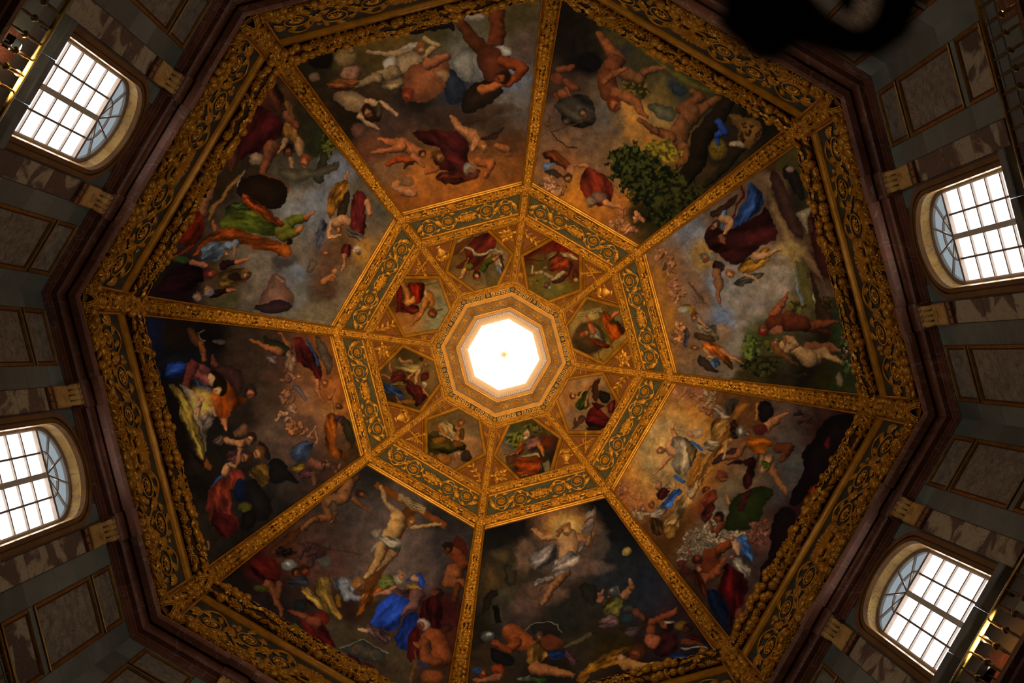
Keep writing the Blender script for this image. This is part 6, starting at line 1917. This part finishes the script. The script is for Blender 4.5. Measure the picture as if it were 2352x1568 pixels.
for k in (1, 2, 5, 6):
    M0 = SM[k] @ T(RAA, 0, RZ0 + ZC); off = T(-RAA, 0, -RZ0 - ZC)
    t = tag(empty('gallery_railing', M0), 'brass gallery railing with knopped balusters %s' % RW[k], 'railing', 'gallery railings')
    link('rail', RAIL, t, off); link('foot_rail', FOOT, t, off)
    for i in range(25):
        bb = link('baluster', BAL, t, T(0, (i - 12) * 0.429, 0) @ S(1, 1, 1.34)); link('knop', KNO, bb)
    for y in (-1.25, 0.0, 1.25): link('clamp', CLM, t, T(0.10, y, RZ1 - RZ0 - 0.02))
# ------------------------------------------------------------------ floodlights standing on the gallery
def flood(k, y, a, z, face, label, leds, tilt):
    M0 = SM[k] @ T(a, y, z); t = tag(empty('floodlight', M0), label, 'lamp')
    hd = MB().bevbox(-0.08, 0.14, -0.17, 0.17, -0.17, 0.17, 0.03); hm_ = hd.mesh('housing', BLACK)
    R = Matrix.Rotation(tilt, 4, 'Y')
    link('housing', hm_, t, R)
    if leds:
        for sy in (-1, 1):
            for sz in (-1, 1): link('led', MB().bevbox(-0.1, -0.078, sy * 0.07 - 0.05, sy * 0.07 + 0.05, sz * 0.07 - 0.05, sz * 0.07 + 0.05, 0.01).mesh('led', face), t, R)
    else: link('lens', MB().lathe([(0.15, 0), (0.14, 0.03), (0.08, 0.045), (0, 0.05)], 14, Matrix(((0, 0, -1, -0.08), (0, 1, 0, 0), (1, 0, 0, 0), (0, 0, 0, 1)))).mesh('lens', face), t, R)
    link('stand', MB().tube([(0.02, 0, -0.15), (0.05, 0, RZ0 + ZC - z)], 0.025, 6).mesh('stand', BLACK), t)
    link('base', MB().lathe([(0.16, 0), (0.16, 0.03), (0.05, 0.05), (0, 0.05)], 10, T(0.05, 0, RZ0 + ZC - z)).mesh('base', BLACK), t)
    return M0
M0 = flood(6, 0.53, 13.5, 24.9 + ZC, LAMPW, 'lit warm white floodlight behind the railing at the upper left corner', False, R_(62))
p = M0 @ Vector((-0.35, 0, -0.15)); light('POINT', 'floodlight_glow', p, 4, (1.0, 0.85, 0.55), shadow_soft_size=0.12)
flood(2, 0.67, 13.5, 25.0 + ZC, LAMPG, 'small four-diode floodlight glowing behind the railing at the lower right corner', True, R_(62))
for k in (1,):
    p = SM[k] @ Vector((13.55, -5.0, 24.6 + ZC)); light('POINT', 'gallery_glow', p, 4, (1.0, 0.75, 0.4), shadow_soft_size=0.1)
# ------------------------------------------------------------------ the dark bronze ornament hanging close overhead
def P3(x, y, h):
    """point on the sight line of a photo point, h metres above the eye"""
    d = RCAM @ np.array([x - 1176.0, y - 784.0, FPX]); q = EYE + d / d[2] * h; return Vector(q)
HH = 1.1; UPX = HH / FPX
def ptube(lst): return [P3(x, y, HH + dz) for x, y, r, dz in lst], [r * UPX for x, y, r, dz in lst]
foot = P3(1850, -760, HH)
M0 = T(foot.x, foot.y, 0); off = M0.inverted()
t = tag(empty('candelabrum', M0), 'dark bronze candelabrum with a curling arm, blurred close overhead at the top right', 'candelabrum')
b = MB(); b.lathe([(0.26, 0), (0.26, 0.04), (0.20, 0.07), (0.10, 0.12), (0.07, 0.2), (0.0, 0.22)], 20); link('base', b.mesh('base', BRONZE, True), t)
b = MB(); b.lathe([(0.035, 0.12), (0.03, 0.6), (0.05, 0.66), (0.028, 0.72), (0.026, 1.5), (0.045, 1.56), (0.026, 1.64), (0.024, HH + ZC - 0.05), (0.045, HH + ZC), (0.03, HH + ZC + 0.05), (0, HH + ZC + 0.07)], 14); link('stem', b.mesh('stem', BRONZE, True), t)
pts, rr = ptube([(1850, -760, 40, 0), (1780, -500, 46, .02), (1700, -250, 52, .03), (1690, -80, 64, .02), (1735, 10, 76, 0), (1768, 70, 78, 0), (1785, 105, 62, 0), (1800, 128, 30, 0)])
b = MB(); b.tube([off @ p for p in pts], rr, 14); link('arm', b.mesh('arm', BRONZE, True), t)
pts, rr = ptube([(1760, 20, 40, .01), (1830, 40, 62, .01), (1890, 76, 42, .01), (1950, 98, 36, 0), (2000, 96, 40, -.01), (2046, 60, 46, -.01), (2066, 5, 48, 0), (2062, -60, 44, .01), (2020, -110, 36, .02), (1965, -100, 30, .02), (1942, -50, 26, .01), (1944, 0, 22, 0), (1950, 30, 14, 0)])
b = MB(); b.tube([off @ p for p in pts], rr, 14); link('scroll', b.mesh('scroll', BRONZE, True), t)
pts, rr = ptube([(1690, 20, 20, 0), (1668, 50, 22, -.01), (1690, 66, 26, -.01), (1730, 80, 40, 0), (1770, 100, 40, 0)])
b = MB(); b.tube([off @ p for p in pts], rr, 10); link('leaf_curl', b.mesh('leaf_curl', BRONZE, True), t)
